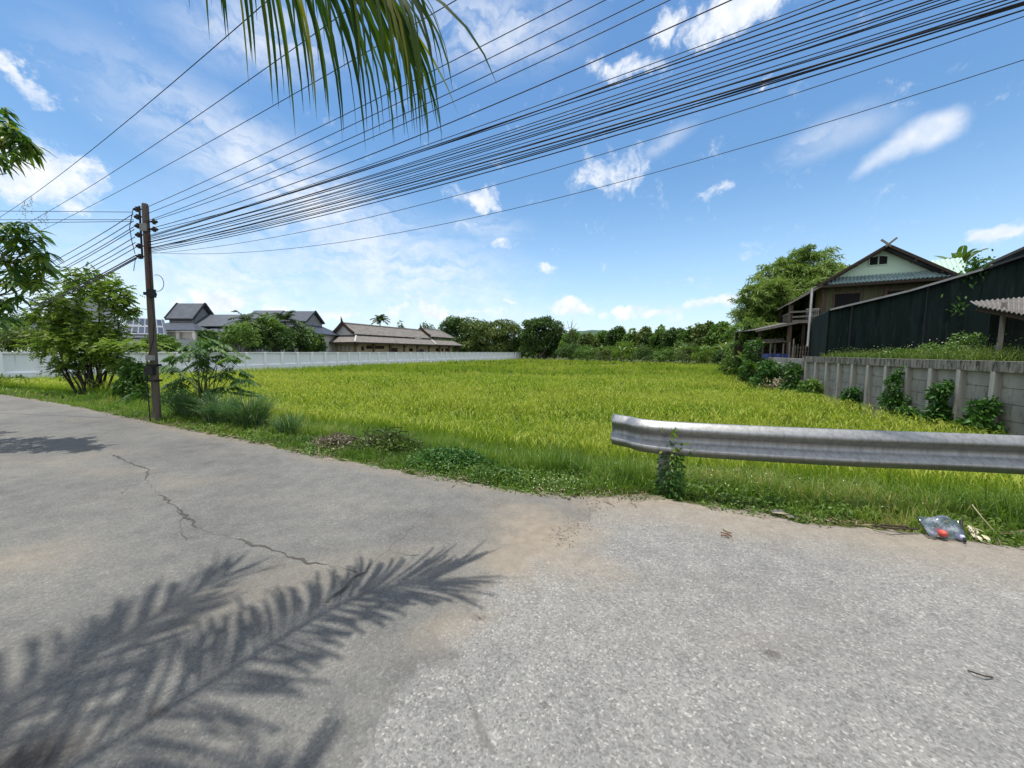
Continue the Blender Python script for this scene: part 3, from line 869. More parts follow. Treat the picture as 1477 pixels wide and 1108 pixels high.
# ---------------------------------------------------------------- guard rail
def guardrail():
    PATH = [D(884, 625, 4.28), D(905, 626, 4.13), D(960, 632, 3.84), D(1200, 647, 3.50), D(1477, 660, 3.28), (7.6, 2.5, 0), (11.5, 1.3, 0)]
    zc = [.6, .6, .597, .585, .57, .57, .57]
    pts = [np.array([p[0], p[1], z]) for p, z in zip(PATH, zc)]
    C = catmull(pts, 96)
    Hh = .178
    prof = [(.0, 1.0), (-.012, .985), (-.03, .90), (-.078, .68), (-.085, .58), (-.078, .48), (-.028, .22), (-.012, .12), (-.012, -.12), (-.028, -.22), (-.078, -.48), (-.085, -.58), (-.078, -.68), (-.03, -.90), (-.012, -.985), (0, -1.0)]
    root = empty('guard_rail', (pts[2][0], pts[2][1], -.06), 'galvanised steel crash barrier with a double ridged rail beside the road', 'guard rail')
    mb = MB(); V = []; n = len(C); m = len(prof)
    for i in range(n):
        T = C[min(i + 1, n - 1)] - C[max(i - 1, 0)]; T /= np.linalg.norm(T)
        out = np.array([T[1], -T[0], 0]); out /= np.linalg.norm(out)   # towards the road
        fl = max(0, 1 - i / 5.0)
        for u, v in prof:
            V.append(C[i] + out * (-u * (1 - .75 * fl ** 2)) + np.array([0, 0, v * Hh]))
    fs = [(i * m + j, i * m + j + 1, (i + 1) * m + j + 1, (i + 1) * m + j) for i in range(n - 1) for j in range(m - 1)]
    mb.add(V, fs, 0, True)
    beam = mb.build('rail_beam', M['galv'], root)
    md = beam.modifiers.new('thick', 'SOLIDIFY'); md.thickness = .004; md.offset = 0
    # end lip: folded edge at the cut end
    mb = MB()
    for j in range(m - 1): mb.bar(V[j], V[j + 1], .012, .012)
    mb.build('end_lip', M['galv'], root)
    for px in (962, 1640, 3000):
        i = min(range(n), key=lambda q: abs(CX + F * C[q][0] / C[q][1] - px))
        T = C[i + 1] - C[i]; a = math.atan2(T[1], T[0]); out = np.array([sin(a), -cos(a), 0])
        q = C[i] - out * .075
        pm = MB()
        w, h_ = .10, .17
        zt, zb = .66, -.35
        pm.box((*(q - out * .0)[:2], (zt + zb) / 2), (w, .008, zt - zb), a)
        for sg in (-1, 1):
            c = q + np.array([cos(a), sin(a), 0]) * sg * (w / 2) - out * .05
            pm.box((*c[:2], (zt + zb) / 2), (.008, .11, zt - zb), a)
        ps = pm.build('post', M['steel_grey'], root)
        bm = MB(); cc = C[i] + out * .016
        bm.tube([cc - out * .08, cc + out * .014], .016, 8)
        bm.build('bolt', M['steel_grey'], root)
    return C
RAIL = guardrail()

# ---------------------------------------------------------------- utility pole
PB = G(227, 607, 0); PB[2] = -.05
PX, PY = PB[0], PB[1]
pole = empty('utility_pole', PB, 'weathered brown concrete utility pole carrying a mass of black cables', 'utility pole')
topz = D(208, 294, PY)[2]
top = np.array([D(209, 294, PY)[0], PY, topz])
def pp(z):          # pole axis at height z
    f = (z - PB[2]) / (topz - PB[2]); return PB + (top - PB) * f
def ppy(y):         # pole axis at a photo row
    return pp(D(215, y, PY)[2])
mb = MB()
mb.tube([PB - [0, 0, .4], PB, pp(2.3), top - [0, 0, .06], top], [.074, .072, .064, .058, .049], 10)
mb.build('shaft', M['pole'], pole)
def pbox(name, y, dx, dy, size, mat):
    c = ppy(y) + np.array([dx, dy, 0]); mb = MB(); mb.box(c, size); return mb.build(name, M[mat], pole)
for y, sx in ((302, -1), (313, -1), (326, -1), (339, -1), (355, -1), (370, -1), (320, 1), (331, 1)):
    c = ppy(y)
    x = c[0] + sx * .14
    mb = MB()
    mb.tube([(c[0] + sx * .06, c[1], c[2]), (x, c[1], c[2])], .015, 6)
    for i in range(3):
        mb.tube([(x + sx * (.0 + .035 * i), c[1], c[2] - .0), (x + sx * (.02 + .035 * i), c[1], c[2])], [.034, .026], 10)
    mb.tube([(x + sx * .03, c[1], c[2] - .05), (x + sx * .03, c[1], c[2] + .05)], .028, 8)
    mb.build('insulator', M['ceramic'], pole)
c0, c1 = ppy(298), ppy(374)
mb = MB(); mb.bar(c0 + [-.09, -.03, 0], c1 + [-.09, -.03, 0], .025, .025); mb.build('bracket', M['black'], pole)
pbox('plate', 330, .03, -.095, (.13, .03, .15), 'grey_box')
pbox('clamp_band', 424, 0, 0, (.15, .15, .06), 'black')
pbox('junction_box', 424, .10, -.07, (.10, .10, .17), 'black')
pbox('meter_box', 516, .03, -.11, (.14, .07, .11), 'grey_box')
pbox('clamp_band', 527, 0, 0, (.17, .17, .05), 'black')
pbox('cable_closure', 535, .02, -.12, (.17, .08, .17), 'black')
pbox('clamp_band', 549, 0, 0, (.17, .17, .04), 'black')
mb = MB(); z0, z1 = ppy(362), ppy(600)
mb.tube([ppy(350) + [.08, -.06, 0], ppy(380) + [.10, -.07, 0], ppy(420) + [.10, -.08, 0], ppy(460) + [.13, -.08, 0], ppy(490) + [.11, -.1, 0], ppy(520) + [-.04, -.11, 0], ppy(550) + [-.08, -.1, 0], ppy(606) + [-.07, -.09, 0]], .011, 6)
mb.build('down_cable', M['black'], pole)
mb = MB(); mb.tube([ppy(340) + [.07, -.07, 0], ppy(400) + [.075, -.08, 0], ppy(425) + [.08, -.09, 0]], .007, 6)
mb.build('red_cable', simple('red_sheath', (.22, .03, .035), rough=.5, bump=0), pole)
cc = ppy(409) + np.array([.21, -.05, 0])
mb = MB(); mb.tube([cc + np.array([.14 * cos(a), 0, .17 * sin(a)]) for a in np.linspace(pi * .75, pi * 2.6, 24)], .006, 5)
mb.build('cable_loop', M['black'], pole)
mb = MB(); mb.tube([ppy(302) + [-.2, -.05, 0], ppy(330) + [-.27, -.08, 0], ppy(350) + [-.22, -.1, 0], ppy(368) + [-.17, -.1, 0]], .007, 5)
mb.tube([ppy(372) + [-.2, -.06, 0], ppy(392) + [-.24, -.08, 0], ppy(385) + [-.2, -.1, 0]], .006, 5)
mb.build('jumper_cable', M['black'], pole)

# ---------------------------------------------------------------- overhead wires
def wire(pts, r, label, group):
    mb = MB(); mb.tube(pts, r, 5, cap=False)
    o = mb.build('overhead_wire', M['wire'], origin=pts[0]); tag(o, label, 'overhead wire', group); return o
DIRX, DIRY = 10.5, -4.5
def plane_s(px):        # where the wire plane meets a photo column
    a = (px - CX) / F * CP  # columns are vertical lines only roughly; good to a few mm
    return (a / CP * PY - PX) / (DIRX - a / CP * DIRY)
def zof(px, py, s):
    Y = PY + DIRY * s; return D(px, py, Y)[2]
def right_wire(y0, pmid, pend, r, label, group, x0=222):
    S = [0.0]; Z = [D(x0, y0, PY)[2]]
    for p in (pmid, pend):
        lo, hi = 0.0, 1.6                    # find s with the projected column
        for _ in range(50):
            s = (lo + hi) / 2; X, Y = PX + DIRX * s, PY + DIRY * s
            dz = zof(p[0], p[1], s) - H; dep = Y * CP - dz * SP
            if CX + F * X / dep < p[0]: lo = s
            else: hi = s
        S.append(s); Z.append(zof(p[0], p[1], s))
    co = np.polyfit(S, Z, 2)
    pts = []
    for s in np.linspace(0, S[2] + .1, 26): pts.append((PX + .12 + DIRX * s, PY + DIRY * s, float(np.polyval(co, s))))
    d = np.array(pts[-1]) - np.array(pts[-2]); L = np.linalg.norm(d)
    pts.append(tuple(np.array(pts[-1]) + d / L * 9))
    wire(pts, r, label, group)
GB, GU = 'black cables running from the pole to the upper right', 'four wires fanning from the pole top'
ub = 'one of the four bare wires rising steeply from the pole top past the palm frond'
for y0, pm, pe in ((300, (600, 108), (809, 0)), (309, (620, 120), (857, 0)), (319, (640, 132), (912, 0)), (321, (640, 147), (949, 0))):
    right_wire(y0, pm, pe, .005, ub, GU)
right_wire(331, (740, 133), (1037, 0), .0062, 'lone black cable crossing the sky just above the thick cable bundle', None)
lb = 'one of the black cables in the dense bundle sweeping from pole to upper right'
for y0, pm, pe, r in ((338, (740, 164), (1168, 0), .007), (345, (740, 181), (1275, 0), .008), (351, (740, 200), (1360, 0), .008), (355, (740, 212), (1425, 0), .007), (359, (740, 226), (1455, 0), .009), (337, (740, 167), (1190, 0), .009), (340, (740, 172), (1225, 0), .011), (342, (740, 177), (1262, 0), .008), (344, (740, 185), (1290, 0), .007), (347, (740, 193), (1322, 0), .011),
                      (349, (740, 196), (1345, 0), .007), (352, (740, 204), (1375, 0), .009), (354, (740, 209), (1400, 0), .007), (356, (740, 216), (1440, 0), .009), (358, (740, 221), (1470, 1), .008), (361, (740, 224), (1460, 0), .014), (362, (740, 228), (1470, 3), .011), (364, (740, 236), (1477, 9), .010)):
    right_wire(y0 + random.uniform(-3, 3), (pm[0], pm[1] + random.uniform(-4, 4) - 2), (pe[0] + random.uniform(-14, 6), pe[1]), r * .62, lb, GB)
right_wire(366, (740, 256), (1477, 16), .0036, 'thin grey cable sagging just below the thick cable bundle', None)
right_wire(364, (740, 298), (1477, 79), .0034, 'lowest thin cable, sagging alone well below the bundle', None)
PL = np.array([-31.0, 21.0])
GL = 'cables running from the pole down the road behind the small tree'
for y0, ez in ((309, 5.0), (319, 4.75), (327, 4.5), (331, 4.4), (342, 4.1), (350, 3.95), (357, 3.75), (368, 3.5), (371, 3.4), (373, 3.3)):
    a = np.array([PX - .15, PY, D(200, y0, PY)[2]]); b = np.array([PL[0], PL[1], ez])
    pts = [tuple(a + (b - a) * t - np.array([0, 0, .5 * 4 * t * (1 - t)])) for t in np.linspace(0, 1, 18)]
    wire(pts, .0075 if y0 < 360 else .011, 'one of the black cables leading from the pole down behind the small tree', GL)
for y0, ey in ((306, 305), (317, 317), (319.5, 321)):
    a = np.array([PX - .15, PY, D(200, y0, PY)[2]]); b = D(62, ey, 8.45); c = a + (b - a) * 5
    wire([tuple(a + (c - a) * t) for t in np.linspace(0, 1, 12)], .0058, 'one of three level service wires going left from the pole top', 'level service wires left of the pole')
for (pa, pb, lab) in (((35, 290), (370, 15), 'topmost slanting wire above the mango branches, crossing the big white cloud'), ((70, 305), (445, 55), 'middle of the three slanting wires that pass over the pole and under the palm'), ((65, 330), (545, 66), 'lowest of the three slanting wires, just clearing the pole top')):
    a, b = G(*pa, 8.0), G(*pb, 8.0); d = b - a
    wire([tuple(a + d * t - np.array([0, 0, .12 * (1 - (2 * t - 1) ** 2)])) for t in np.linspace(-.8, 1.8, 24)], .0085, lab, None)

# ---------------------------------------------------------------- generic roof pieces
def ribbed(mb, A, B, C_, D_, n, depth=.04, th=.02, mi=0):
    """corrugated sheet: A-B is the upper edge, D-C the lower one, ribs run from upper to lower"""
    A, B, C_, D_ = [np.array(p, float) for p in (A, B, C_, D_)]
    nr = np.cross(B - A, D_ - A); nr /= np.linalg.norm(nr)
    if nr[2] < 0: nr = -nr
    k = n * 4; V = []
    for i in range(k + 1):
        o = nr * depth * .5 * sin(2 * pi * i / 4.0 + .4)
        V += [A + (B - A) * i / k + o, D_ + (C_ - D_) * i / k + o, A + (B - A) * i / k + o - nr * th, D_ + (C_ - D_) * i / k + o - nr * th]
    fs = []
    for i in range(k):
        a = i * 4; b = a + 4
        fs += [(a, a + 1, b + 1, b), (a + 2, b + 2, b + 3, a + 3), (a + 1, a + 3, b + 3, b + 1), (a, b, b + 2, a + 2)]
    fs += [(0, 2, 3, 1), (k * 4, k * 4 + 1, k * 4 + 3, k * 4 + 2)]
    return mb.add(V, fs, mi, False)

# ---------------------------------------------------------------- white houses with slate roofs behind the wall
def window(parent, mb_frame, c, w, h, ax, glass='glass_dark'):
    pass
def slate_house(root, X0, X1, Yf, Yb, z_e, z_r, skirt, z_s, tiers=True, mats=('grey_roof', 'dark_roof')):
    """axis aligned hall: upper gable roof with the ridge along X, lower skirt roof all round"""
    Ym = (Yf + Yb) / 2; ov = .35
    mb = MB()
    mb.slab([(X0 - ov, Yf, z_e), (X1 + ov, Yf, z_e), (X1 + ov, Ym, z_r), (X0 - ov, Ym, z_r)], .14)
    mb.slab([(X1 + ov, Yb, z_e), (X0 - ov, Yb, z_e), (X0 - ov, Ym, z_r), (X1 + ov, Ym, z_r)], .14)
    mb.build('upper_roof', M[mats[0]], root)
    mb = MB()
    for x in (X0 + .1, X1 - .1):
        mb.slab([(x, Yf + .25, z_e - .12), (x, Yb - .25, z_e - .12), (x, Ym, z_r - .3)], .1)
    mb.box(((X0 + X1) / 2, Ym, z_e - .45), (X1 - X0, Yb - Yf - .5, .7))
    mb.build('gable_wall', M['wall_dim'], root)
    mb = MB()
    for sy, y in ((-1, Yf), (1, Yb)):
        mb.bar((X1 + ov + .03, y, z_e), (X1 + ov + .03, Ym, z_r), .1, .28); mb.bar((X0 - ov - .03, y, z_e), (X0 - ov - .03, Ym, z_r), .1, .28)
    mb.box(((X0 + X1) / 2, Yf + .02, z_e - .12), (X1 - X0 + 2 * ov, .08, .2))
    mb.build('roof_trim', M['trim_dark'], root)
    a, b, c, d = X0 - skirt, X1 + skirt, Yf - skirt, Yb + skirt
    zi = z_e - .55
    mb = MB()
    mb.slab([(a, c, z_s), (b, c, z_s), (X1, Yf + .2, zi), (X0, Yf + .2, zi)], .14)
    mb.slab([(b, c, z_s), (b, d, z_s), (X1, Yb - .2, zi), (X1, Yf + .2, zi)], .14)
    mb.slab([(a, d, z_s), (a, c, z_s), (X0, Yf + .2, zi), (X0, Yb - .2, zi)], .14)
    mb.slab([(b, d, z_s), (a, d, z_s), (X0, Yb - .2, zi), (X1, Yb - .2, zi)], .14)
    mb.build('skirt_roof', M[mats[1]], root)
    mb = MB(); cx, cy = (a + b) / 2, (c + d) / 2
    mb.box((cx, cy, (z_s - 1.1) / 2), (b - a - 1.6, d - c - 1.6, z_s + .9)); mb.build('wall', M['wall_white'], root)
    mb = MB()
    for i in range(5):
        x = a + .5 + (b - a - 1) * i / 4
        mb.box((x, c + .45, (z_s - 1.2) / 2), (.32, .32, z_s + .9))
    mb.build('column_row', M['wall_white'], root)
    mb = MB(); mb.box((cx, c + .3, z_s - .16), (b - a - .1, .5, .12)); mb.build('fascia', M['wall_white'], root)
    for i in range(4):
        x = a + .5 + (b - a - 1) * (i + .5) / 4
        wf_ = MB().box((x, c + .78, 1.5), (1.25, .08, 2.0)).build('window', M['wall_white'], root)
        MB().box((x, c + .72, 1.5), (1.05, .08, 1.8)).build('pane', M['glass_dark'], wf_)
h1 = empty('slate_roof_house', (-44, 53, -1), 'white house with a steep raised slate gable roof, nearest right of the utility pole', 'house')
slate_house(h1, -47.2, -44.0, 51.2, 55.4, 6.1, 8.4, 3.2, 4.35)
mb = MB(); mb.slab([(-43.9, 51.0, 5.05), (-36.3, 51.0, 5.05), (-36.3, 54, 6.9), (-43.9, 54, 6.9)], .14); mb.slab([(-36.3, 57, 5.05), (-43.9, 57, 5.05), (-43.9, 54, 6.9), (-36.3, 54, 6.9)], .14); mb.build('wing_roof', M['grey_roof'], h1)
mb = MB(); mb.slab([(-41.2, 49.4, 4.2), (-36.0, 49.4, 4.2), (-36.0, 51.2, 4.75), (-41.2, 51.2, 4.75)], .12); mb.build('porch_roof', M['grey_roof'], h1)
mb = MB(); mb.box((-40, 54, 1.9), (7.2, 5.2, 5.6)); mb.build('wing_wall', M['wall_dim'], h1)
for x in (-40.6, -38.9): MB().box((x, 49.7, 1.55), (.36, .36, 5.1)).build('porch_column', M['wall_white'], h1)
MB().box((-39.4, 51.3, 1.4), (1.6, .12, 3.2)).build('doorway', M['wood_dark'], h1)
h2 = empty('slate_roof_house', (-37, 68, -1), 'dark slate roofed house with a brown gable just left of the shingled pavilion', 'house')
slate_house(h2, -41.2, -36.2, 65.2, 71.4, 6.9, 8.95, 2.9, 4.7, mats=('dark_roof', 'dark_roof'))
mb = MB(); mb.slab([(-47.2, 65.6, 7.2), (-41.7, 65.6, 7.2), (-41.7, 68.6, 9.1), (-47.2, 68.6, 9.1)], .14); mb.slab([(-41.7, 71.6, 7.2), (-47.2, 71.6, 7.2), (-47.2, 68.6, 9.1), (-41.7, 68.6, 9.1)], .14); mb.build('wing_roof', M['grey_roof'], h2)
mb = MB(); mb.box((-44.5, 68.6, 3.2), (5.2, 5.4, 7.6)); mb.build('wing_wall', M['wall_dim'], h2)
# far left: pale roofed house behind the small tree and a roof with solar panels
h3 = empty('grey_roof_house', (-58, 48, -1), 'pale grey roofed house half hidden behind the small roadside tree', 'house')
A, B = D(30, 478, 44), D(112, 432, 47)
mb = MB(); mb.slab([tuple(D(32, 480, 44)), tuple(D(178, 480, 44)), tuple(D(150, 430, 48.5)), tuple(D(95, 430, 48.5))], .15); mb.build('roof', M['grey_roof'], h3)
P_ = D(32, 480, 44); Q_ = D(178, 480, 44)
mb = MB(); mb.box(((P_[0] + Q_[0]) / 2, 48.6, 1.2), (Q_[0] - P_[0] - 1.5, 7.5, 4.8)); mb.build('wall', M['wall_dim'], h3)
mb = MB(); mb.bar(tuple(D(32, 481, 43.9)), tuple(D(178, 481, 43.9)), .12, .25); mb.build('fascia', M['trim_dark'], h3)
h4 = empty('solar_roof_house', (-46, 44, -1), 'low house with dark solar panels on its roof, behind the pole', 'house')
q = [D(176, 487, 42), D(242, 487, 42), D(236, 461, 46), D(184, 457, 46)]
mb = MB(); mb.slab([tuple(p) for p in q], .15); mb.build('roof', M['grey_roof'], h4)
mb = MB(); mb.box(((q[0][0] + q[1][0]) / 2, 45.2, .9), (q[1][0] - q[0][0] - .6, 6, 4.2)); mb.build('wall', M['wall_white'], h4)
nr_ = np.cross(q[1] - q[0], q[3] - q[0]); nr_ /= np.linalg.norm(nr_)
for i in range(6):
    for j in range(2):
        def uv(u, v):
            a = q[0] + (q[1] - q[0]) * u; b = q[3] + (q[2] - q[3]) * u
            return tuple(a + (b - a) * v + nr_ * .12)
        u0, u1 = .06 + i * .15, .06 + i * .15 + .142
        v0, v1 = .12 + j * .42, .12 + j * .42 + .4
        mb = MB(); mb.slab([uv(u0, v0), uv(u1, v0), uv(u1, v1), uv(u0, v1)], .05); fr = mb.build('solar_panel', M['alu'], h4)
        e = .06
        mb = MB(); g = [np.array(uv(u0 + .008, v0 + .03)), np.array(uv(u1 - .008, v0 + .03)), np.array(uv(u1 - .008, v1 - .03)), np.array(uv(u0 + .008, v1 - .03))]
        mb.slab([tuple(p + nr_ * .01) for p in g], .008); mb.build('cell', M['solar'], fr)

# ---------------------------------------------------------------- shingled pavilion with pointed gables
def pavilion():
    u = np.array([.3666, .930]); v = np.array([.930, -.3666])
    O = np.array([-28.3, 67.0])
    def L(a, b, z): return (*(O + u * a + v * b), z)
    root = empty('shingled_pavilion', L(0, -5, -1), 'long pavilion with weathered shingle roof and two pointed gable finials behind the white wall', 'pavilion')
    Wd = 10.2; m = -Wd / 2
    ze, zb, zr = 3.35, 4.75, 7.0
    L1, L2 = 27.5, 39.5
    hip = 3.0
    b1, b2 = -2.6, -Wd + 2.6
    mb = MB()
    mb.slab([L(0, 0, ze), L(L2, 0, ze), L(L2 - 1.8, b1, zb), L(hip, b1, zb)], .16)
    mb.slab([L(L2, -Wd, ze), L(0, -Wd, ze), L(hip, b2, zb), L(L2 - 1.8, b2, zb)], .16)
    mb.slab([L(0, -Wd, ze), L(0, 0, ze), L(hip, b1, zb), L(hip, b2, zb)], .16)
    mb.slab([L(L2, 0, ze), L(L2, -Wd, ze), L(L2 - 1.8, b2, zb), L(L2 - 1.8, b1, zb)], .16)
    mb.build('skirt_roof', M['shingle'], root)
    mb = MB(); zz = zb + .18
    for a0, a1, dz, hp in ((hip - .8, L1 + .6, 0, 0), (L1 - .2, L2 - .6, .5, 3.0)):
        c1, c2 = b1 + .35, b2 - .35
        mb.slab([L(a0, c1, zz + dz), L(a1, c1, zz + dz), L(a1 - hp, m, zr + dz), L(a0, m, zr + dz)], .16)
        mb.slab([L(a1, c2, zz + dz), L(a0, c2, zz + dz), L(a0, m, zr + dz), L(a1 - hp, m, zr + dz)], .16)
        if hp: mb.slab([L(a1, c1, zz + dz), L(a1, c2, zz + dz), L(a1 - hp, m, zr + dz)], .16)
    mb.build('upper_roof', M['shingle'], root)
    mb = MB()
    mb.bar(L(hip - .8, m, zr + .07), L(L1, m, zr + .07), .34, .2); mb.bar(L(L1, m, zr + .55), L(L2 - 3.6, m, zr + .55), .36, .2)
    mb.bar(L(0, 0, ze + .05), L(hip, b1, zb + .05), .3, .14); mb.bar(L(0, -Wd, ze + .05), L(hip, b2, zb + .05), .3, .14)
    mb.bar(L(L2 - .6, b1 + .35, zz + .55), L(L2 - 3.6, m, zr + .55), .36, .2)
    mb.bar(L(L2, 0, ze + .05), L(L2 - 1.8, b1, zb + .05), .3, .14)
    mb.bar(L(L1 - 1.2, 0.05, ze + .08), L(L1 + .4, b1, zb + .06), .34, .14)
    mb.build('ridge_cap', M['ridge'], root)
    for a0, dz in ((hip - .85, 0), (L1 - .25, .5)):
        mb = MB()
        for bb in (b1 + .35, b2 - .35):
            pts = [L(a0, bb + (m - bb) * t, zz + dz + (zr + dz - zz - dz) * (t ** 1.25) + .12) for t in np.linspace(0, 1, 7)]
            for p, q2 in zip(pts[:-1], pts[1:]): mb.bar(p, q2, .16, .5)
        mb.tube([L(a0, m, zr + dz - .1), L(a0 - .1, m, zr + dz + .6), L(a0 - .25, m, zr + dz + 1.25)], [.26, .17, .03], 6)
        mb.build('gable_board', M['wood_dark'], root)
    mb = MB()
    mb.slab([L(hip - .2, b1 + .2, zb), L(hip - .2, b2 - .2, zb), L(hip - .2, m, zr - .15)], .1)
    mb.build('gable_wall', M['wall_white'], root)
    mb = MB(); e = .7
    mb.bar(L(0, 0, ze - .16), L(L2, 0, ze - .16), .12, .22); mb.bar(L(0, 0, ze - .16), L(0, -Wd, ze - .16), .12, .22); mb.build('eave_board', M['wood_dark'], root)
    mb = MB()
    c = L(L2 / 2, m, 1.0); a = math.atan2(u[1], u[0])
    mb.box((c[0], c[1], 1.1), (L2 - 4.2, Wd - 4.2, 4.3), a); mb.build('wall', M['wood_cream'], root)
    for k in range(9):
        x = 1.0 + k * (L2 - 2) / 8
        mb = MB(); mb.box((*L(x, -.9, 0)[:2], 1.1), (.32, .32, 4.3), a)
        mb.bar(L(x, -.95, 2.2), L(x, -.1, ze - .2), .14, .14); mb.build('column', M['wood'], root)
    for x, w_, z, h_, mt in ((4, .7, 2.2, .8, 'wood_dark'), (7.5, 5.0, 2.45, .6, 'wood_dark'), (13, 2.4, 1.9, 1.0, 'wood_dark'), (19.0, 1.2, 2.0, .7, 'glass_dark'), (23, 2.2, 1.9, .7, 'glass_dark'), (30, 1.3, 2.1, .8, 'glass_dark'), (32.3, .7, 2.1, .8, 'glass_dark'), (35, 2.2, 2.1, .8, 'glass_dark')):
        mb = MB(); mb.box((*L(x, -2.07, 0)[:2], z), (w_, .1, h_), a); mb.build('window', M[mt], root)
    for k in range(5):
        mb = MB(); mb.box((*L(2.06, -2.9 - k * 1.05, 0)[:2], 2.2), (.1, .45, .9), a); mb.build('window', M['wall_white'], root)
pavilion()

# ---------------------------------------------------------------- stilt house on the right
HA = R(28)
HPK = D(1281, 353, 23.2)
hr = np.array([cos(HA), -sin(HA)]); hb = np.array([sin(HA), cos(HA)])
HO = HPK[:2] + hb * .52
HS = (HPK[2] - 1.06) / 7.44
def Hp(r, b, z): return (*(HO + hr * r * .83 + hb * b), 1.06 + (z - 1.06) * HS)
house = empty('stilt_house', Hp(0, 3, 1.06), 'old wooden stilt house with pale green gable and tin veranda roof at the right', 'house')
zp, sl = 8.5, .598
def roof_z(r): return zp - sl * abs(r)
mb = MB()
EL, ER = 3.95, 4.3
ribbed(mb, Hp(0, -.48, zp), Hp(0, 9, zp), Hp(-EL, 9, roof_z(EL)), Hp(-EL, -.48, roof_z(EL)), 44, .05, .03)
ribbed(mb, Hp(0, -.48, zp), Hp(0, 9, zp), Hp(ER, 9, roof_z(ER)), Hp(ER, -.48, roof_z(ER)), 44, .05, .03)
mb.build('main_roof', M['fibre_roof'], house)
mb = MB()
for sg, e in ((-1, EL), (1, ER)):
    mb.bar(Hp(0, -.52, zp - .02), Hp(sg * e, -.52, roof_z(e) - .02), .06, .16)
mb.build('barge_board', M['wood_dark'], house)
mb = MB()
for sg, e in ((-1, EL), (1, ER)):
    mb.bar(Hp(sg * .05, -.2, zp - .2), Hp(sg * e, -.2, roof_z(e) - .2), .4, .04)
mb.build('soffit', M['trim_dark'], house)
mb = MB()
for bb in np.arange(0, 9, 1.5):
    for sg, e in ((-1, EL), (1, ER)): mb.bar(Hp(0, bb, zp - .14), Hp(sg * e, bb, roof_z(e) - .14), .08, .14)
for r in (-3, -1.6, 1.6, 3): mb.bar(Hp(r, -.48, roof_z(r) - .14), Hp(r, .3, roof_z(r) - .14), .09, .12)
mb.build('rafter', M['wood'], house)
mb = MB()
mb.bar(Hp(-.42, -.56, zp + .36), Hp(.16, -.56, zp - .12), .05, .11); mb.bar(Hp(.42, -.63, zp + .36), Hp(-.16, -.63, zp - .12), .05, .11)
mb.build('crossed_finial', M['wood_grey'], house)
mb = MB(); mb.slab([Hp(-3.6, .2, 6.2), Hp(3.6, .2, 6.2), Hp(0, .2, 8.32)], .08); gw = mb.build('gable_wall', M['green_wall'], house)
for x0, x1 in ((-.72, -.27), (-.19, .26)):
    fr = MB().box(Hp((x0 + x1) / 2, .17, 7.68), ((x1 - x0) * .83 + .1, .08, .62), -HA).build('gable_vent', M['green_wall'], house)
    mb = MB(); mb.slab([Hp(x0, .12, 7.4), Hp(x1, .12, 7.4), Hp(x1, .12, 7.88 if x0 > -.5 else 7.96), Hp(x0, .12, 7.96 if x0 > -.5 else 7.88)], .03); mb.build('opening', M['void'], fr)
mb = MB(); ribbed(mb, Hp(-3.1, .15, 6.74), Hp(3.35, .15, 6.74), Hp(3.6, -.45, 6.24), Hp(-3.3, -.45, 6.24), 30, .09, .04)
mb.build('tiled_apron', M['tile_blue'], house)
mb = MB(); mb.bar(Hp(-3.85, -.4, 6.1), Hp(3.85, -.4, 6.1), .06, .16); mb.bar(Hp(-3.85, 0, 6.12), Hp(3.85, 0, 6.12), .75, .04); mb.build('soffit', M['wood_dark'], house)
mb = MB(); mb.slab([Hp(-3.5, .35, 3.9), Hp(4.1, .35, 3.9), Hp(4.1, .35, 6.15), Hp(-3.5, .35, 6.15)], .1); mb.build('front_wall', M['olive_wall'], house)
mb = MB(); mb.slab([Hp(-3.52, 8, 3.9), Hp(-3.52, .46, 3.9), Hp(-3.52, .46, 6.25), Hp(-3.52, 8, 6.25)], .1); mb.build('side_wall', M['yellow_wall'], house)
mb = MB(); mb.slab([Hp(4.1, .46, 3.9), Hp(4.1, 8, 3.9), Hp(4.1, 8, 6.1), Hp(4.1, .46, 6.1)], .1); mb.slab([Hp(4.1, 8, 1.0), Hp(-5.2, 8, 1.0), Hp(-5.2, 8, 6.1), Hp(4.1, 8, 6.1)], .1); mb.build('back_wall', M['wood_dark'], house)
for r0, r1 in ((-2.6, -1.1), (.4, 1.5)):
    fr = MB().box(Hp((r0 + r1) / 2, .29, 5.1), ((r1 - r0) * .83 + .16, .06, 1.1), -HA).build('window', M['wood'], house)
    MB().box(Hp((r0 + r1) / 2, .25, 5.1), ((r1 - r0) * .83, .05, .94), -HA).build('pane', M['void'], fr)
fr = MB().box(Hp(-3.58, 2.0, 4.95), (.06, .95, 1.9), -HA).build('door', M['void'], house)
MB().box(Hp(-3.64, 2.75, 4.95), (.05, .6, 1.8), -HA).build('leaf', M['wood_grey'], fr)
MB().box(Hp(-3.42, .27, 5.0), (.09, .08, 2.1), -HA).build('corner_post', M['wood'], house)
mb = MB(); mb.box(Hp(-.65, 4.2, 3.82), (7.9, 8.3, .16), -HA); mb.build('floor', M['wood_dark'], house)
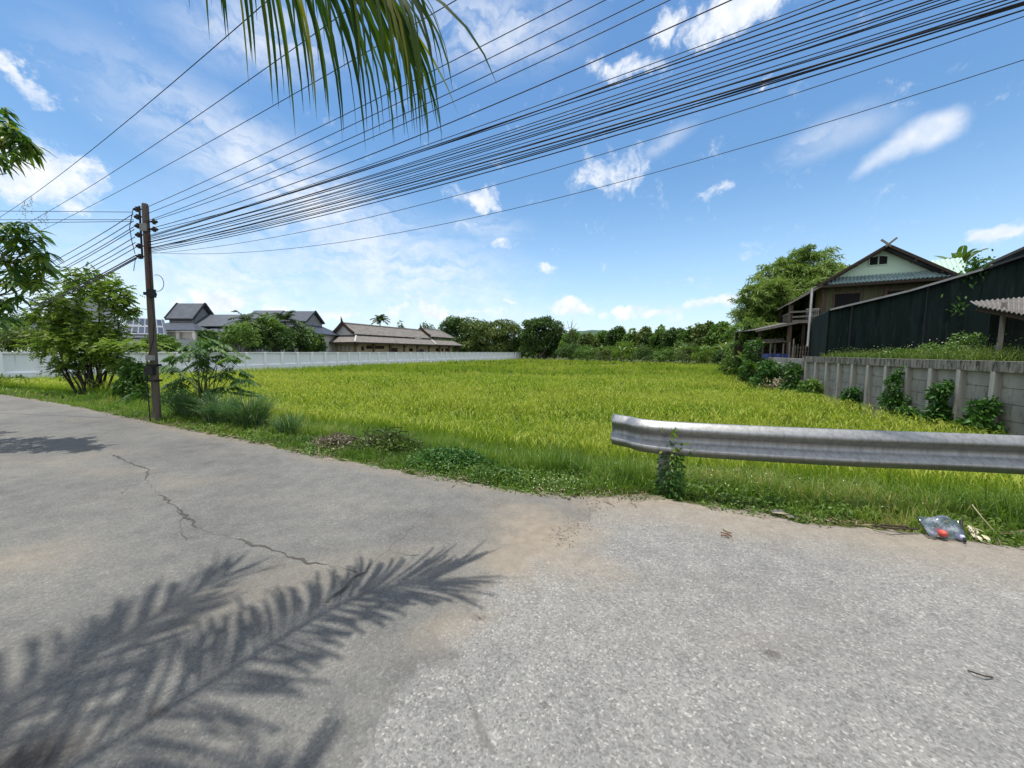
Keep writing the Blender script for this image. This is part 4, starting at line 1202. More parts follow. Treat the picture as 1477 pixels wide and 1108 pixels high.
# veranda
mb = MB(); ribbed(mb, Hp(-3.6, -.4, roof_z(3.6) - .12), Hp(-3.6, 8.5, roof_z(3.6) - .12), Hp(-5.78, 8.5, 5.02), Hp(-5.78, -.4, 5.02), 40, .05, .03); mb.build('veranda_roof', M['fibre_roof'], house)
mb = MB(); mb.bar(Hp(-3.6, -.42, roof_z(3.6) - .16), Hp(-5.78, -.42, 4.98), .05, .12); mb.build('barge_board', M['wood_grey'], house)
mb = MB()
mb.bar(Hp(-5.3, .1, 3.75), Hp(-3.4, .1, 3.75), .12, .2); mb.bar(Hp(-5.3, .1, 4.1), Hp(-3.3, .1, 4.15), .08, .12); mb.bar(Hp(-5.5, .05, 4.45), Hp(-3.6, .05, 4.5), .08, .12)
mb.bar(Hp(-5.3, .1, 3.75), Hp(-5.3, 8, 3.75), .12, .2); mb.bar(Hp(-5.3, .1, 4.5), Hp(-5.3, 8, 4.5), .08, .1)
for i in range(14): mb.bar(Hp(-5.3, .4 + i * .55, 3.8), Hp(-5.3, .4 + i * .55, 4.5), .05, .05)
mb.build('railing', M['wood_grey'], house)
mb = MB()
for i in range(7): mb.bar(Hp(-4.3 + i * .12, .3, 3.9), Hp(-4.3 + i * .12, .3, 4.65), .03, .03)
mb.bar(Hp(-4.4, .3, 4.65), Hp(-3.5, .3, 4.65), .04, .04)
mb.build('baluster', M['pvc_white'], house)
for r in (-5.4, -3.4, .4, 3.6):
    for b in (.3, 4.2, 7.9):
        MB().bar(Hp(r, b, 1.0), Hp(r, b, 6.0 if r > -5 else 5.0), .18, .18).build('stilt', M['wood'] if b < 1 else M['wood_dark'], house)
MB().bar(Hp(-3.4, .2, 3.0), Hp(-4.4, .2, 3.7), .1, .1).build('brace', M['wood'], house)
mb = MB(); mb.tube([tuple(D(1165, 500, 23.4)), tuple(D(1171.5, 416, 24.3))], .07, 8); mb.build('support_pipe', M['steel_grey'], house)
# green metal roof seen behind the gable
q = [D(1338, 376, 28), D(1387, 371.5, 28), D(1400, 400, 26), D(1352, 402, 26)]
mb = MB(); ribbed(mb, q[0], q[1], q[2], q[3], 7, .07, .02); mb.build('annex_roof', M['green_metal'], house)
mb = MB(); c = (q[0] + q[2]) / 2; mb.box((c[0] + .3, c[1] + .6, 4.0), (2.6, 2.0, 5.9)); mb.build('annex_wall', M['olive_wall'], house)

# lean-to at the far left of the house and what stands under it
lt = empty('lean_to_shed', (*D(1120, 505, 27)[:2], 1.06), 'low open lean-to with a sloping tin roof beside the bamboo', 'shed')
a0, a1 = D(1089, 476, 26.5), D(1172, 459, 25.4)
bk = np.array([1.2, 4.5, .08])
mb = MB(); ribbed(mb, a0, a0 + bk, a1 + bk, a1, 16, .05, .03); mb.build('roof', M['fibre_roof'], lt)
mb = MB(); mb.bar(tuple(a0 - [0, .06, .08]), tuple(a1 - [0, .06, .08]), .06, .14); mb.build('fascia', M['wood_grey'], lt)
for p in (a0 + [.5, .2, 0], a0 + (a1 - a0) * .9 + [0, .2, 0], a0 + bk + [.3, -.2, 0]):
    MB().bar((p[0], p[1], 1.0), (p[0], p[1], p[2] - .05), .14, .14).build('post', M['wood_dark'], lt)
mb = MB(); p, q_ = a0 + bk * .92, a1 + bk * .92
mb.slab([(p[0], p[1], 1.0), (q_[0] + .4, q_[1], 1.0), (q_[0] + .4, q_[1], q_[2] - .1), (p[0], p[1], p[2] - .1)], .06); mb.build('back_wall', M['wood_dark'], lt)
def crate(px, py, Y, w, label):
    c = D(px, py, Y); z = 1.08
    root = MB(); hgt = .3
    root.box((c[0], c[1], z + .02), (w, w * .7, .03))
    for sx in (-1, 1): root.box((c[0] + sx * w / 2, c[1], z + hgt / 2), (.03, w * .7, hgt))
    for sy in (-1, 1):
        for k in range(3): root.box((c[0], c[1] + sy * w * .35, z + .06 + k * .11), (w, .03, .07))
    o = root.build('plastic_crate', M['blue_crate'], origin=(c[0], c[1], z)); tag(o, label, 'crate', 'blue crates under the lean-to')
crate(1113, 507, 25.4, .8, 'blue plastic crate under the lean-to, the one nearer the bamboo')
crate(1129, 507, 25.0, .7, 'blue plastic crate under the lean-to, beside the wooden post')
c = D(1112, 490, 26.0)
mb = MB()
for i in range(9): mb.bar((c[0] - 1.1 + .07 * (i % 3), c[1] + .1 * i, c[2] - .25 + .1 * (i // 3)), (c[0] + 1.3 - .1 * (i % 2), c[1] + .1 * i + .05, c[2] - .12 + .1 * (i // 3)), .09, .05)
for s_ in (-.9, 0, .9):
    for q_ in (0, .8): mb.bar((c[0] + s_, c[1] + q_, 1.06), (c[0] + s_, c[1] + q_, c[2] - .28), .07, .07)
o = mb.build('plank_stack', M['wood_grey'], origin=(c[0], c[1], 1.06)); tag(o, 'stack of pale planks on trestles under the lean-to roof', 'plank stack')
c = D(1157, 495, 23.9)
mb = MB()
for i in range(8):
    x = c[0] - .6 + i * .17; mb.bar((x, c[1], 1.08), (x + .02, c[1], 1.85 + .08 * (i % 3)), .03, .03)
for z in (1.25, 1.5, 1.78): mb.bar((c[0] - .65, c[1] + .02, z), (c[0] + .7, c[1] + .02, z + .03), .03, .03)
for k in range(2): mb.bar((c[0] - .6 - .25 * k, c[1] - .1, 1.08), (c[0] - .62 - .25 * k, c[1] - .1, 2.35 - .2 * k), .06, .06)
o = mb.build('picket_gate', M['wood_grey'], origin=(c[0], c[1], 1.06)); tag(o, 'small grey picket gate leaning by the foot of the metal support pipe', 'gate')

# ---------------------------------------------------------------- shed hung with dark shade net
SA, SB = np.array([15.75, 18.6]), np.array([23.5, 13.6])
shed = empty('net_shed', (*((SA + SB) / 2), 1.06), 'big dark shed walled with green black shade netting under a sloping roof', 'shed')
top_s = [(0, 3.55), (.29, 4.22), (.52, 4.92), (.68, 5.5), (1.0, 6.6)]
sn = np.array([SB[1] - SA[1], -(SB[0] - SA[0])]); sn = -sn / np.linalg.norm(sn)       # away from the camera
if sn[1] < 0: sn = -sn
def Sp(s, o, z): return (*(SA + (SB - SA) * s + sn * o), z)
nS = 60
V, fs = [], []
for i in range(nS + 1):
    s = i / nS; zt = float(np.interp(s, [t[0] for t in top_s], [t[1] for t in top_s]))
    for j in range(9):
        z = 1.0 + (zt - 1.0) * j / 8
        V.append(Sp(s, .05 * sin(s * 60 + j * .3) + .04 * sin(s * 23 + 1) , z))
for i in range(nS):
    for j in range(8): a = i * 9 + j; fs.append((a, a + 9, a + 10, a + 1))
mb = MB(); mb.add(V, fs, 0, True); nt = mb.build('net_wall', M['net'], shed)
md = nt.modifiers.new('thick', 'SOLIDIFY'); md.thickness = .01
mb = MB(); mb.slab([Sp(0, 0, 1.0), Sp(0, 6, 1.0), Sp(0, 6, 3.5), Sp(0, 0, 3.55)], .03); mb.slab([Sp(0, 6, 1), Sp(1, 6, 1), Sp(1, 6, 6.2), Sp(0, 6, 3.5)], .03); mb.build('side_net', M['net'], shed)
for i in range(4):
    (s0, z0), (s1, z1) = top_s[i], top_s[i + 1]
    mb = MB(); mb.slab([Sp(s0, -.25, z0 + .05), Sp(s1, -.25, z1 + .05), Sp(s1, 6.2, z1 + .1), Sp(s0, 6.2, z0 + .1)], .05); mb.build('roof_sheet', M['fibre_roof'], shed)
    mb = MB(); mb.bar(Sp(s0, -.3, z0 + .02), Sp(s1, -.3, z1 + .02), .05, .085); mb.build('edge_flashing', M['steel_grey' if i < 2 else 'trim_dark'], shed)
for s in (.09, .36, .74, .97):
    zt = float(np.interp(s, [t[0] for t in top_s], [t[1] for t in top_s]))
    MB().bar(Sp(s, -.02, 1.0), Sp(s, -.02, zt), .05, .05).build('pole', M['trim_dark'], shed)
qa = [D(1398, 391, 19), D(1500, 345, 17.2), D(1560, 352, 22), D(1440, 372, 24)]
mb = MB(); mb.slab([tuple(p) for p in qa], .12); mb.build('upper_roof', M['fibre_roof'], shed)
mb = MB(); mb.slab([tuple(qa[0] - [0, -.1, 1.6]), tuple(qa[1] - [0, -.1, 2.2]), tuple(qa[1] - [0, -.1, .1]), tuple(qa[0] - [0, -.1, .1])], .06); mb.build('upper_net', M['net'], shed)

# open lean-to in front of it at the right
lo = empty('open_shelter', (*D(1441, 520, 11.3)[:2], 1.06), 'open shelter with corrugated grey roof on a round grey post', 'shelter')
FL, BL, BR, FR = D(1408, 440.5, 11.2), D(1399, 435, 12.6), D(1600, 419, 12.6), D(1600, 476, 9.7)
mb = MB(); ribbed(mb, BL, BR, FR, FL, 26, .06, .025); mb.build('roof', M['fibre_light'], lo)
mb = MB(); mb.bar(tuple(FL + [.15, .1, -.1]), tuple(FR + [0, .1, -.1]), .09, .1); mb.bar(tuple(BL + [.1, -.1, -.1]), tuple(BR + [0, -.1, -.1]), .09, .1)
mb.build('beam', M['wood_dark'], lo)
pb_ = D(1441, 500, 11.25)
mb = MB(); mb.tube([(pb_[0], pb_[1], 1.0), (pb_[0], pb_[1], 1.75), (pb_[0] + .02, pb_[1], 1.8), (pb_[0] + .02, pb_[1], 2.98)], [.06, .06, .055, .055], 10); mb.build('post', M['wood_grey'], lo)
mb = MB(); mb.tube([(pb_[0] + 3.5, pb_[1] - .8, 1.0), (pb_[0] + 3.5, pb_[1] - .8, 2.6)], .06, 10); mb.build('post', M['concrete_post'], lo)
mb = MB(); mb.slab([(BL[0] + 1.0, BL[1] + .2, 1.0), (BR[0], BR[1] + .2, 1.0), (BR[0], BR[1] + .2, BR[2] - .15), (BL[0] + 1.0, BL[1] + .2, BL[2] - .15)], .05); mb.build('back_net', M['net'], lo)
c = D(1466, 512, 11.0)
mb = MB(); mb.bar((c[0] - .35, c[1], 1.45), (c[0] + 1.0, c[1] + .3, 1.2), .05, .05); mb.bar((c[0] - .2, c[1] + .1, 1.1), (c[0] + 1.0, c[1] + .5, 1.3), .05, .05)
o = mb.build('timber_pole', M['wood_grey'], origin=(c[0], c[1], 1.06)); tag(o, 'loose grey timber lying in the dark of the open shelter', 'timber')

# ---------------------------------------------------------------- small things on the road edge
def litter():
    c = G(1368, 766, 0)
    root = empty('plastic_bag', c, 'crumpled clear plastic bag with a red packet inside, dropped on the road edge', 'litter')
    corners = [G(1322, 745, .1), G(1374, 744, .13), G(1388, 757, .10), G(1394, 779, .012), G(1340, 773, .012)]
    n = 18; V = []; fs = []
    A, B, C_, D_ = corners[0], corners[1] * .5 + corners[2] * .5, corners[3], corners[4]
    for i in range(n + 1):
        for j in range(n + 1):
            u, v = i / n, j / n
            p = (A * (1 - u) + B * u) * (1 - v) + (D_ * (1 - u) + C_ * u) * v
            k = fbm(np.array([u * 7.0]), np.array([v * 7.0 + 3]), 4, 12)[0] - .5
            p = p + np.array([0, 0, max(0, .09 * sin(pi * u) * sin(pi * v)) + k * .05])
            p[2] = max(p[2], .008)
            V.append(p)
    for i in range(n):
        for j in range(n): a = i * (n + 1) + j; fs.append((a, a + 1, a + n + 2, a + n + 1))
    t = NT('clear_film')
    f = t.noise(9, 5)
    cc = t.ramp(f, [(.38, (.06, .075, .12)), (.52, (.16, .20, .30)), (.66, (.62, .66, .74))])
    p = t.principled(cc, .12, 0, .6)
    tr = t.n('ShaderNodeBsdfTransparent', {'Color': (.95, .96, .98)}).outputs[0]
    film = t.done(t.n('ShaderNodeMixShader', {0: t.math('MULTIPLY_ADD', f, .6, .22), 1: tr, 2: p}).outputs[0])
    mb = MB(); mb.add(V, fs, 0, True); mb.build('film', film, root)
    def lump(name, px, py, z, r, mat, seed, px1, py1):
        a, b = G(px, py, z), G(px1, py1, z)
        mb = MB(); pts = [a + (b - a) * t for t in np.linspace(0, 1, 5)]
        mb.tube(pts, [r * k for k in (.55, 1, .85, 1, .5)], 9); mb.build(name, mat, root)
    red = simple('red_wrapper', (.62, .10, .07), (.45, .06, .05), 20, .45, bump=.2)
    lump('packet', 1350, 764, .04, .03, red, 1, 1364, 772)
    lump('wrapper', 1380, 772, .02, .026, simple('silver_wrapper', (.6, .62, .72), (.2, .22, .4), 30, .3, bump=.4), 2, 1390, 777)
    pf = Fol(); m = 26; t_ = rng.random(m)
    a_, b_ = G(1393, 757, .06), G(1420, 778, .02)
    leaves(pf, a_ + (b_ - a_) * t_[:, None] + rng.normal(0, .012, (m, 3)), rng.normal(size=(m, 3)) + (b_ - a_) * 8, rng.uniform(.03, .07, m), rng.uniform(.012, .03, m), 3, .3)
    pf.build('crumpled_paper', simple('cream_paper', (.62, .58, .42), (.42, .38, .22), 18, .8, bump=0), root)
    mb = MB(); mb.bar(tuple(corners[0]), tuple(corners[4]), .006, .006); mb.tube([G(1388, 748, .11), G(1386, 760, .06), G(1391, 772, .03), G(1392, 781, .012)], [.005, .011, .008, .009], 6); mb.build('hem', M['black'], root)
litter()
def twig(name, lst, r, mat, label, cat):
    mb = MB()
    for pts in lst: mb.tube([G(x, y, z) for x, y, z in pts], r, 5)
    c = G(lst[0][0][0], lst[0][0][1], 0)
    o = mb.build(name, mat, origin=c); tag(o, label, cat)
twm = simple('dry_twig', (.20, .09, .045), (.12, .06, .035), 9, .8, bump=0)
twig('dry_twig', [[(1040, 768, .012), (1050, 770, .03), (1056, 774, .012)], [(1043, 764, .02), (1050, 768, .02), (1055, 769, .03)], [(1040, 772, .01), (1048, 772, .02), (1052, 776, .01)]], .005, twm, 'small curled reddish brown dry twig lying on the asphalt', 'twig')
twig('thin_twig', [[(1396, 967, .008), (1408, 971, .02), (1420, 975, .02), (1432, 977, .008)]], .0035, M['wood_dark'], 'thin dark curved twig on the pale asphalt at the right', 'twig')
stalk = simple('straw', (.42, .38, .22), (.3, .27, .15), 9, .8, bump=0)
twig('dry_stalk', [[(1402, 728, .25), (1416, 746, .18), (1432, 764, .1)]], .004, stalk, 'pale dry stalk leaning out of the grass above the plastic bag', 'stalk')
twig('fallen_branch', [[(1258, 758, .03), (1285, 762, .04), (1325, 763, .03)], [(1270, 757, .03), (1310, 760, .05)]], .008, M['wood_dark'], 'dark fallen branch on the road edge left of the plastic bag', 'branch')
def rock(px, py, s, label, seed):
    c = G(px, py, 0); V, fs = [], []
    r = random.Random(seed); nu, nv = 9, 6
    for j in range(nv + 1):
        th = pi * j / nv
        for i in range(nu):
            ph = 2 * pi * i / nu; k = r.uniform(.75, 1.15)
            V.append(c + np.array([s[0] * sin(th) * cos(ph) * k, s[1] * sin(th) * sin(ph) * k, max(-.01, s[2] * (.5 + cos(th) * .6 * k))]))
    for j in range(nv):
        for i in range(nu): a = j * nu + i; b = j * nu + (i + 1) % nu; fs.append((a, b, b + nu, a + nu))
    mb = MB(); mb.add(V, fs); o = mb.build('concrete_chunk', M['fibre_roof'], origin=c); tag(o, label, 'rubble')
rock(1122, 741, (.06, .04, .03), 'broken lump of dark concrete at the grass edge under the barrier', 3)
rock(1140, 746, (.035, .028, .016), 'smaller flat concrete chip just beside the dark lump', 5)
sp = G(805, 517.5, -.3)
mb = MB(); mb.tube([(sp[0], sp[1], -1), (sp[0] + .05, sp[1], .1), (sp[0] + .3, sp[1], .75)], [.14, .12, .08], 6); mb.tube([(sp[0] + .3, sp[1], .75), (sp[0] - .2, sp[1], .5)], .08, 6)
o = mb.build('marker_stake', M['pvc_white'], origin=(sp[0], sp[1], -1)); tag(o, 'small bent white stake standing alone far out in the rice', 'stake')

gv = MB(); rg = random.Random(4)
def stone(c, r):
    V = []
    for dx, dy, dz in ((1, 0, 0), (-1, 0, 0), (0, 1, 0), (0, -1, 0), (0, 0, 1), (0, 0, -1)):
        k = r * rg.uniform(.6, 1.2); V.append((c[0] + dx * k, c[1] + dy * k, c[2] + dz * k * .8))
    gv.add(V, [(0, 2, 4), (2, 1, 4), (1, 3, 4), (3, 0, 4), (2, 0, 5), (1, 2, 5), (3, 1, 5), (0, 3, 5)], 0)
for i in range(520):
    if i < 330:
        t = rg.random() ** .8; px = 872 - 70 * t + rg.gauss(0, 9); py = 722 + 60 * t + rg.gauss(0, 8)
    else:
        px = rg.uniform(300, 1470); py = rg.uniform(735, 1060)
    c = G(px, py); r = rg.uniform(.003, .009) if i < 330 else rg.uniform(.0025, .006)
    if py > edgeY(c[0]) and c[1] < edgeY(c[0]) - .03: stone((c[0], c[1], r * .4), r)
o = gv.build('gravel', simple('gravel_stone', (.22, .2, .17), (.10, .09, .08), 30, .9, bump=0)); tag(o, 'loose gravel scattered on the asphalt and along its seam', 'gravel', kind='stuff')
# ---------------------------------------------------------------- vegetation materials
V_ = {}
V_['dark'] = fmat('foliage_dark', [(0, (0.0307, 0.0717, 0.0154)), (.5, (0.0581, 0.116, 0.0239)), (1, (0.102, 0.171, 0.0376))], trans=.22)
V_['mid'] = fmat('foliage_mid', [(0, (0.0549, 0.116, 0.022)), (.5, (0.104, 0.195, 0.0342)), (1, (0.183, 0.268, 0.0549))], trans=.3)
V_['olive'] = fmat('foliage_olive', [(0, (0.0598, 0.102, 0.0239)), (.5, (0.106, 0.154, 0.0376)), (1, (0.171, 0.213, 0.0598))], trans=.25)
V_['bright'] = fmat('foliage_bright', [(0, (.06, .13, .015)), (.5, (.13, .22, .024)), (1, (.24, .31, .055))], trans=.45)
V_['bamboo'] = fmat('bamboo_leaf', [(0, (0.0819, 0.155, 0.0291)), (.5, (0.155, 0.246, 0.0473)), (1, (0.291, 0.346, 0.1))], trans=.32)
V_['banana'] = fmat('banana_leaf', [(0, (.05, .11, .02)), (.6, (.09, .16, .03)), (1, (.16, .2, .06))], trans=.35, rough=.35, spec=.5)
V_['palm'] = fmat('palm_leaflet', [(0, (.022, .06, .010)), (.5, (.05, .105, .014)), (.88, (.12, .165, .02)), (1, (.26, .23, .025))], trans=.46, rough=.5, spec=.25)
V_['farpalm'] = fmat('far_palm_leaflet', [(0, (.025, .05, .012)), (1, (.06, .10, .025))], trans=.2)
V_['mango'] = fmat('mango_leaf', [(0, (.03, .08, .012)), (.45, (.07, .15, .022)), (.85, (.14, .23, .035)), (1, (.26, .27, .04))], trans=.42, rough=.35, spec=.45)
V_['lemon'] = fmat('lemongrass_blade', [(0, (.05, .12, .045)), (.7, (.085, .17, .06)), (.93, (.13, .2, .09)), (1, (.30, .30, .16))], trans=.3)
V_['shrub'] = fmat('shrub_leaf', [(0, (0.0308, 0.084, 0.0168)), (.6, (0.063, 0.14, 0.0224)), (1, (0.119, 0.21, 0.035))], trans=.3)
V_['creeper'] = fmat('creeper_leaf', [(0, (0.0252, 0.084, 0.014)), (.6, (0.049, 0.133, 0.0196)), (1, (0.098, 0.196, 0.042))], trans=.25)
V_['dry'] = fmat('dry_leaf', [(0, (.13, .11, .065)), (.6, (.26, .22, .135)), (1, (.40, .35, .24))], trans=.1)
V_['hill'] = simple('wooded_hill', (.05, .095, .055), (.03, .065, .04), .012, .95, bump=0)
V_['bark'] = simple('grey_bark', (.15, .125, .10), (.08, .065, .05), 3, .9, bump=.4, streak=(4, 4, .6))
V_['bark_dark'] = simple('dark_bark', (.045, .036, .028), (.025, .02, .016), 3, .9, bump=.4, streak=(4, 4, .6))
V_['stem'] = simple('green_stem', (.09, .11, .035), (.06, .07, .025), 4, .7, bump=.1)
V_['culm'] = simple('bamboo_culm', (.16, .17, .06), (.10, .11, .04), 4, .5, bump=0)

def limb(mb, a, b, r0, r1, bend=.15, n=6, k=5):
    a, b = np.array(a, float), np.array(b, float); L = np.linalg.norm(b - a)
    off = rng.normal(0, bend * L * .4, 3) * [1, 1, .3]
    pts = [a + (b - a) * t + off * sin(pi * t) for t in np.linspace(0, 1, k)]
    mb.tube(pts, [r0 + (r1 - r0) * t for t in np.linspace(0, 1, k)], n)

def tree(name, base, label, cat, clumps, nleaf, L, Wd, leaf, bark='bark', trunk_r=.2, stems=1, spread=0.0, sub=6, fork=.45, seg=1, droop=.25, group=None, lean=(0, 0), shell=.5, flat=.35, subf=(.32, .5)):
    """clumps are given relative to the base; trunk forks into one limb per clump"""
    base = np.array(base, float)
    root = empty(name, base, label, cat, group)
    mb = MB()
    cz = min(c[2] - r[2] * .3 for c, r in clumps)
    fk = np.array([lean[0], lean[1], max(.2, fork * np.mean([c[2] for c, r in clumps]))])
    if stems == 1:
        limb(mb, base - [0, 0, .3], base + fk, trunk_r, trunk_r * .75, .06, 9)
        for c, r in clumps: limb(mb, base + fk, base + np.array(c), trunk_r * .62, trunk_r * .15, .15)
    else:
        for i in range(stems):
            c, r = clumps[i % len(clumps)]
            a = 2 * pi * i / stems + rng.uniform(-.3, .3)
            b0 = base + [spread * cos(a), spread * sin(a), -.3]
            limb(mb, b0, base + np.array(c) + rng.normal(0, .25, 3) * np.array(r), trunk_r * rng.uniform(.6, 1.1), trunk_r * .15, .10, 7, 7)
    mb.build('trunk', V_[bark], root)
    fol = Fol()
    cl = subclumps([(base + np.array(c), np.array(r)) for c, r in clumps], sub, subf)
    crown(fol, cl, nleaf, L, Wd, droop, seg, shell=shell, flat=flat)
    fol.build('crown', V_[leaf], root)
    return root

def place(proto, loc, s=1.0, rz=0.0, label=None, group=None, sz=None, used=set()):
    o = proto if id(proto) not in used else copy_tree(proto)
    used.add(id(proto))
    o.location = [float(c) for c in loc]; o.rotation_euler = (0, 0, rz)
    o.scale = (s, s, sz if sz is not None else s)
    if label: o['label'] = label
    if group: o['group'] = group
    return o

# ---------------------------------------------------------------- coconut palm overhead (trunk stands left of the camera)
pc = np.array([-2.7, -.75, 4.9])
palm = empty('coconut_palm', (-3.4, -1.9, 0), 'coconut palm whose drooping frond hangs into the top of the view and shades the asphalt', 'palm tree')
mb = MB(); mb.tube([(-3.4, -1.9, -.2), (-3.35, -1.8, .5), (-3.1, -1.4, 2.5), pc - [0, 0, .2], pc + [.05, .05, .3]], [.22, .17, .14, .13, .10], 10); mb.build('trunk', V_['bark'], palm)
FR_ = [
    ([pc, (-2.45, .5, 5.2), (-1.9, 1.42, 4.9), D(350, -190, 2.08), D(516, -52, 2.28)], 124, 1.12, .027, 1.4),
    ([pc, (-2.75, .6, 5.9), (-2.75, 1.3, 6.4), (-2.65, 1.85, 6.2), (-2.5, 2.3, 5.7)], 110, .85, .026, 1.0),
    ([pc, (-2.3, -.1, 5.9), (-1.9, .4, 6.3), (-1.6, .75, 6.4), (-1.35, 1.0, 6.1)], 110, .8, .026, 1.0),
    ([pc, (-3.3, .2, 6.0), (-4.0, .8, 6.4), (-4.5, 1.3, 6.2), (-4.9, 1.6, 5.7)], 60, .85, .04, 1.0),
    ([pc, (-1.8, -1.2, 6.1), (-.8, -1.5, 6.4), (.1, -1.8, 6.0), (.8, -2.0, 5.2)], 56, .9, .045, .6),
    ([pc, (-3.8, -.4, 6.1), (-5.0, -.2, 6.3), (-6.0, 0, 5.8), (-6.6, .1, 5.0)], 50, .9, .05, .6),
    ([pc, (-3.7, -1.6, 6.1), (-4.9, -2.5, 6.3), (-5.8, -3.2, 5.5), (-6.3, -3.6, 4.7)], 50, .9, .05, .6),
    ([pc, (-2.3, -1.9, 6.1), (-1.9, -3.1, 6.4), (-1.5, -4.1, 5.7), (-1.3, -4.7, 4.8)], 50, .9, .05, .6)]
for pts, n, L, w, g in FR_:
    rc = catmull(pts, 40)
    fol = Fol(); palm_leaflets(fol, rc, n, L, w, g, s0=.18)
    fr = fol.build('frond', V_['palm'], palm)
    mb = MB(); mb.tube(rc, list(np.linspace(.035, .006, len(rc))), 6); mb.build('midrib', V_['stem'], fr)

# ---------------------------------------------------------------- mango branches entering from the left
mg = empty('mango_tree', (-10.8, 3.6, -.05), 'mango tree with dark glossy leaves and pale flower spikes reaching in at the left edge', 'tree')
pts_px = [(8, 178), (24, 192), (40, 206), (12, 205), (2, 232), (26, 226), (46, 214), (3, 162), (-14, 190), (-10, 222), (0, 205), (14, 188),
          (16, 326), (38, 326), (52, 340), (62, 362), (44, 360), (20, 352), (4, 340), (8, 376), (30, 384), (54, 384), (68, 384), (14, 404), (40, 408), (58, 404), (6, 432), (30, 428), (-6, 452), (-12, 400), (-15, 350), (24, 340), (-8, 320), (48, 398), (0, 460), (14, 440), (-14, 430), (-20, 470), (36, 345), (50, 370), (26, 372), (16, 390)]
mp = []
for px, py in pts_px:
    mp.append(D(px, py, rng.uniform(5.5, 6.3)))
k = 0
while k < 170:
    p = np.array([-10.4, 5.4, 4.2]) + rand_dirs(1)[0] * np.array([2.6, 2.2, 2.6]) * rng.random() ** .4
    if p[0] / p[1] < -1.47: mp.append(p); k += 1
mp = np.array(mp)
nl = 19
P = np.repeat(mp, nl, 0) + rng.normal(0, .035, (len(mp) * nl, 3))
a = rng.uniform(0, 2 * pi, len(P))
Dr = np.stack([np.cos(a), np.sin(a), rng.normal(-.25, .35, len(P))], 1)
fol = Fol(); leaves(fol, P, Dr, rng.uniform(.15, .26, len(P)), rng.uniform(.042, .062, len(P)), 4, .5, flat=.7, v=np.clip(rng.random(len(P)) ** 1.3, 0, 1))
fol.build('leaves', V_['mango'], mg)
mb = MB()
mb.tube([(-10.8, 3.6, -.3), (-10.75, 3.7, .8), (-10.6, 4.1, 1.9), (-10.4, 4.8, 3.0)], [.24, .2, .17, .14], 10)
for i, p in enumerate(mp):
    if i < 42 or i % 3 == 0:
        o = np.array([-10.4, 4.8, 3.0]); mid = o + (p - o) * .6 + rng.normal(0, .1, 3)
        if i < 42: o2 = np.array([-9.0, 5.8, p[2] * .8 + .5]) + rng.normal(0, .25, 3)
        else: o2 = mid
        mb.tube([o2, o2 * .65 + p * .35 + rng.normal(0, .12, 3), o2 * .3 + p * .7 + rng.normal(0, .1, 3), p], [.013, .010, .007, .004], 5)
for z in (2.4, 3.4, 4.6): mb.tube([(-10.4, 4.8, 3.0), (-9.8, 5.3, z * .8 + .5), (-9.0, 5.8, z)], [.09, .06, .03], 7)
mb.build('trunk', V_['bark_dark'], mg)
fol = Fol()
fp = np.array([D(*q, 5.7) for q in ((38, 302), (60, 322), (28, 308), (50, 330))])
for c in fp:
    m = 70; t = rng.random(m); aa = rng.uniform(0, 2 * pi, m); rr = .055 * (1 - t)
    P = np.stack([c[0] + rr * np.cos(aa) + .1 * t, c[1] + rr * np.sin(aa), c[2] - .1 + .28 * t], 1)
    leaves(fol, P, rng.normal(size=(m, 3)), np.full(m, .016), np.full(m, .010), 2, 0)
fol.build('blossoms', simple('mango_flower', (.36, .36, .20), (.26, .26, .13), 20, .8, bump=0), mg)

# ---------------------------------------------------------------- trees and shrubs along the near verge
b = G(131, 574, -.25); bz = gz1(b[0], b[1]); b[2] = bz
def rel(px, py, Y): return D(px, py, Y) - b
cl = []
for px, py, rx, ry in ((95, 440, 28, 26), (130, 410, 30, 20), (162, 425, 20, 20), (180, 448, 11, 10), (108, 475, 34, 24), (148, 480, 26, 22), (85, 495, 34, 18), (128, 510, 32, 18), (164, 520, 15, 14), (70, 455, 18, 16), (100, 530, 16, 10)):
    s = b[1] / F
    cl.append((rel(px, py, b[1] + rng.uniform(-.5, .5)), (rx * s, .6 * rx * s + .15, ry * s)))
st = empty('roadside_tree', b, 'small bushy many stemmed tree with fine leaves at the roadside, left of the utility pole', 'tree')
mb = MB()
for i in range(13):
    c, r = cl[i % len(cl)]; a = 2 * pi * i / 13
    limb(mb, b + [.28 * cos(a), .22 * sin(a), -.3], b + c + rng.normal(0, .2, 3) * np.array(r), rng.uniform(.035, .07), .008, .10, 7, 7)
for i in range(5): limb(mb, b + [rng.uniform(-.3, .2), rng.uniform(-.2, .2), -.3], b + [rng.uniform(-.35, .35), rng.uniform(-.2, .2), rng.uniform(.9, 1.7)], .07, .03, .1, 7)
mb.build('trunk', V_['bark_dark'], st)
fol = Fol()
for c, r in cl:
    m = int(150 * (r[0] * r[2]) ** .8 / .35) + 40
    u = rand_dirs(m); P = b + c + u * r * (.3 + .75 * rng.random((m, 1)))
    Dr = u * [1, 1, .35] + rng.normal(size=(m, 3)) * .4 + [0, 0, .1]
    pinnate(fol, P, Dr, rng.uniform(.22, .44, m), 7, .095, .052, .35, v=np.clip(rng.normal(.58, .25, m), 0, 1), fwd=.5, hang=.1, flat=.25)
fol.build('crown', V_['bright'], st)

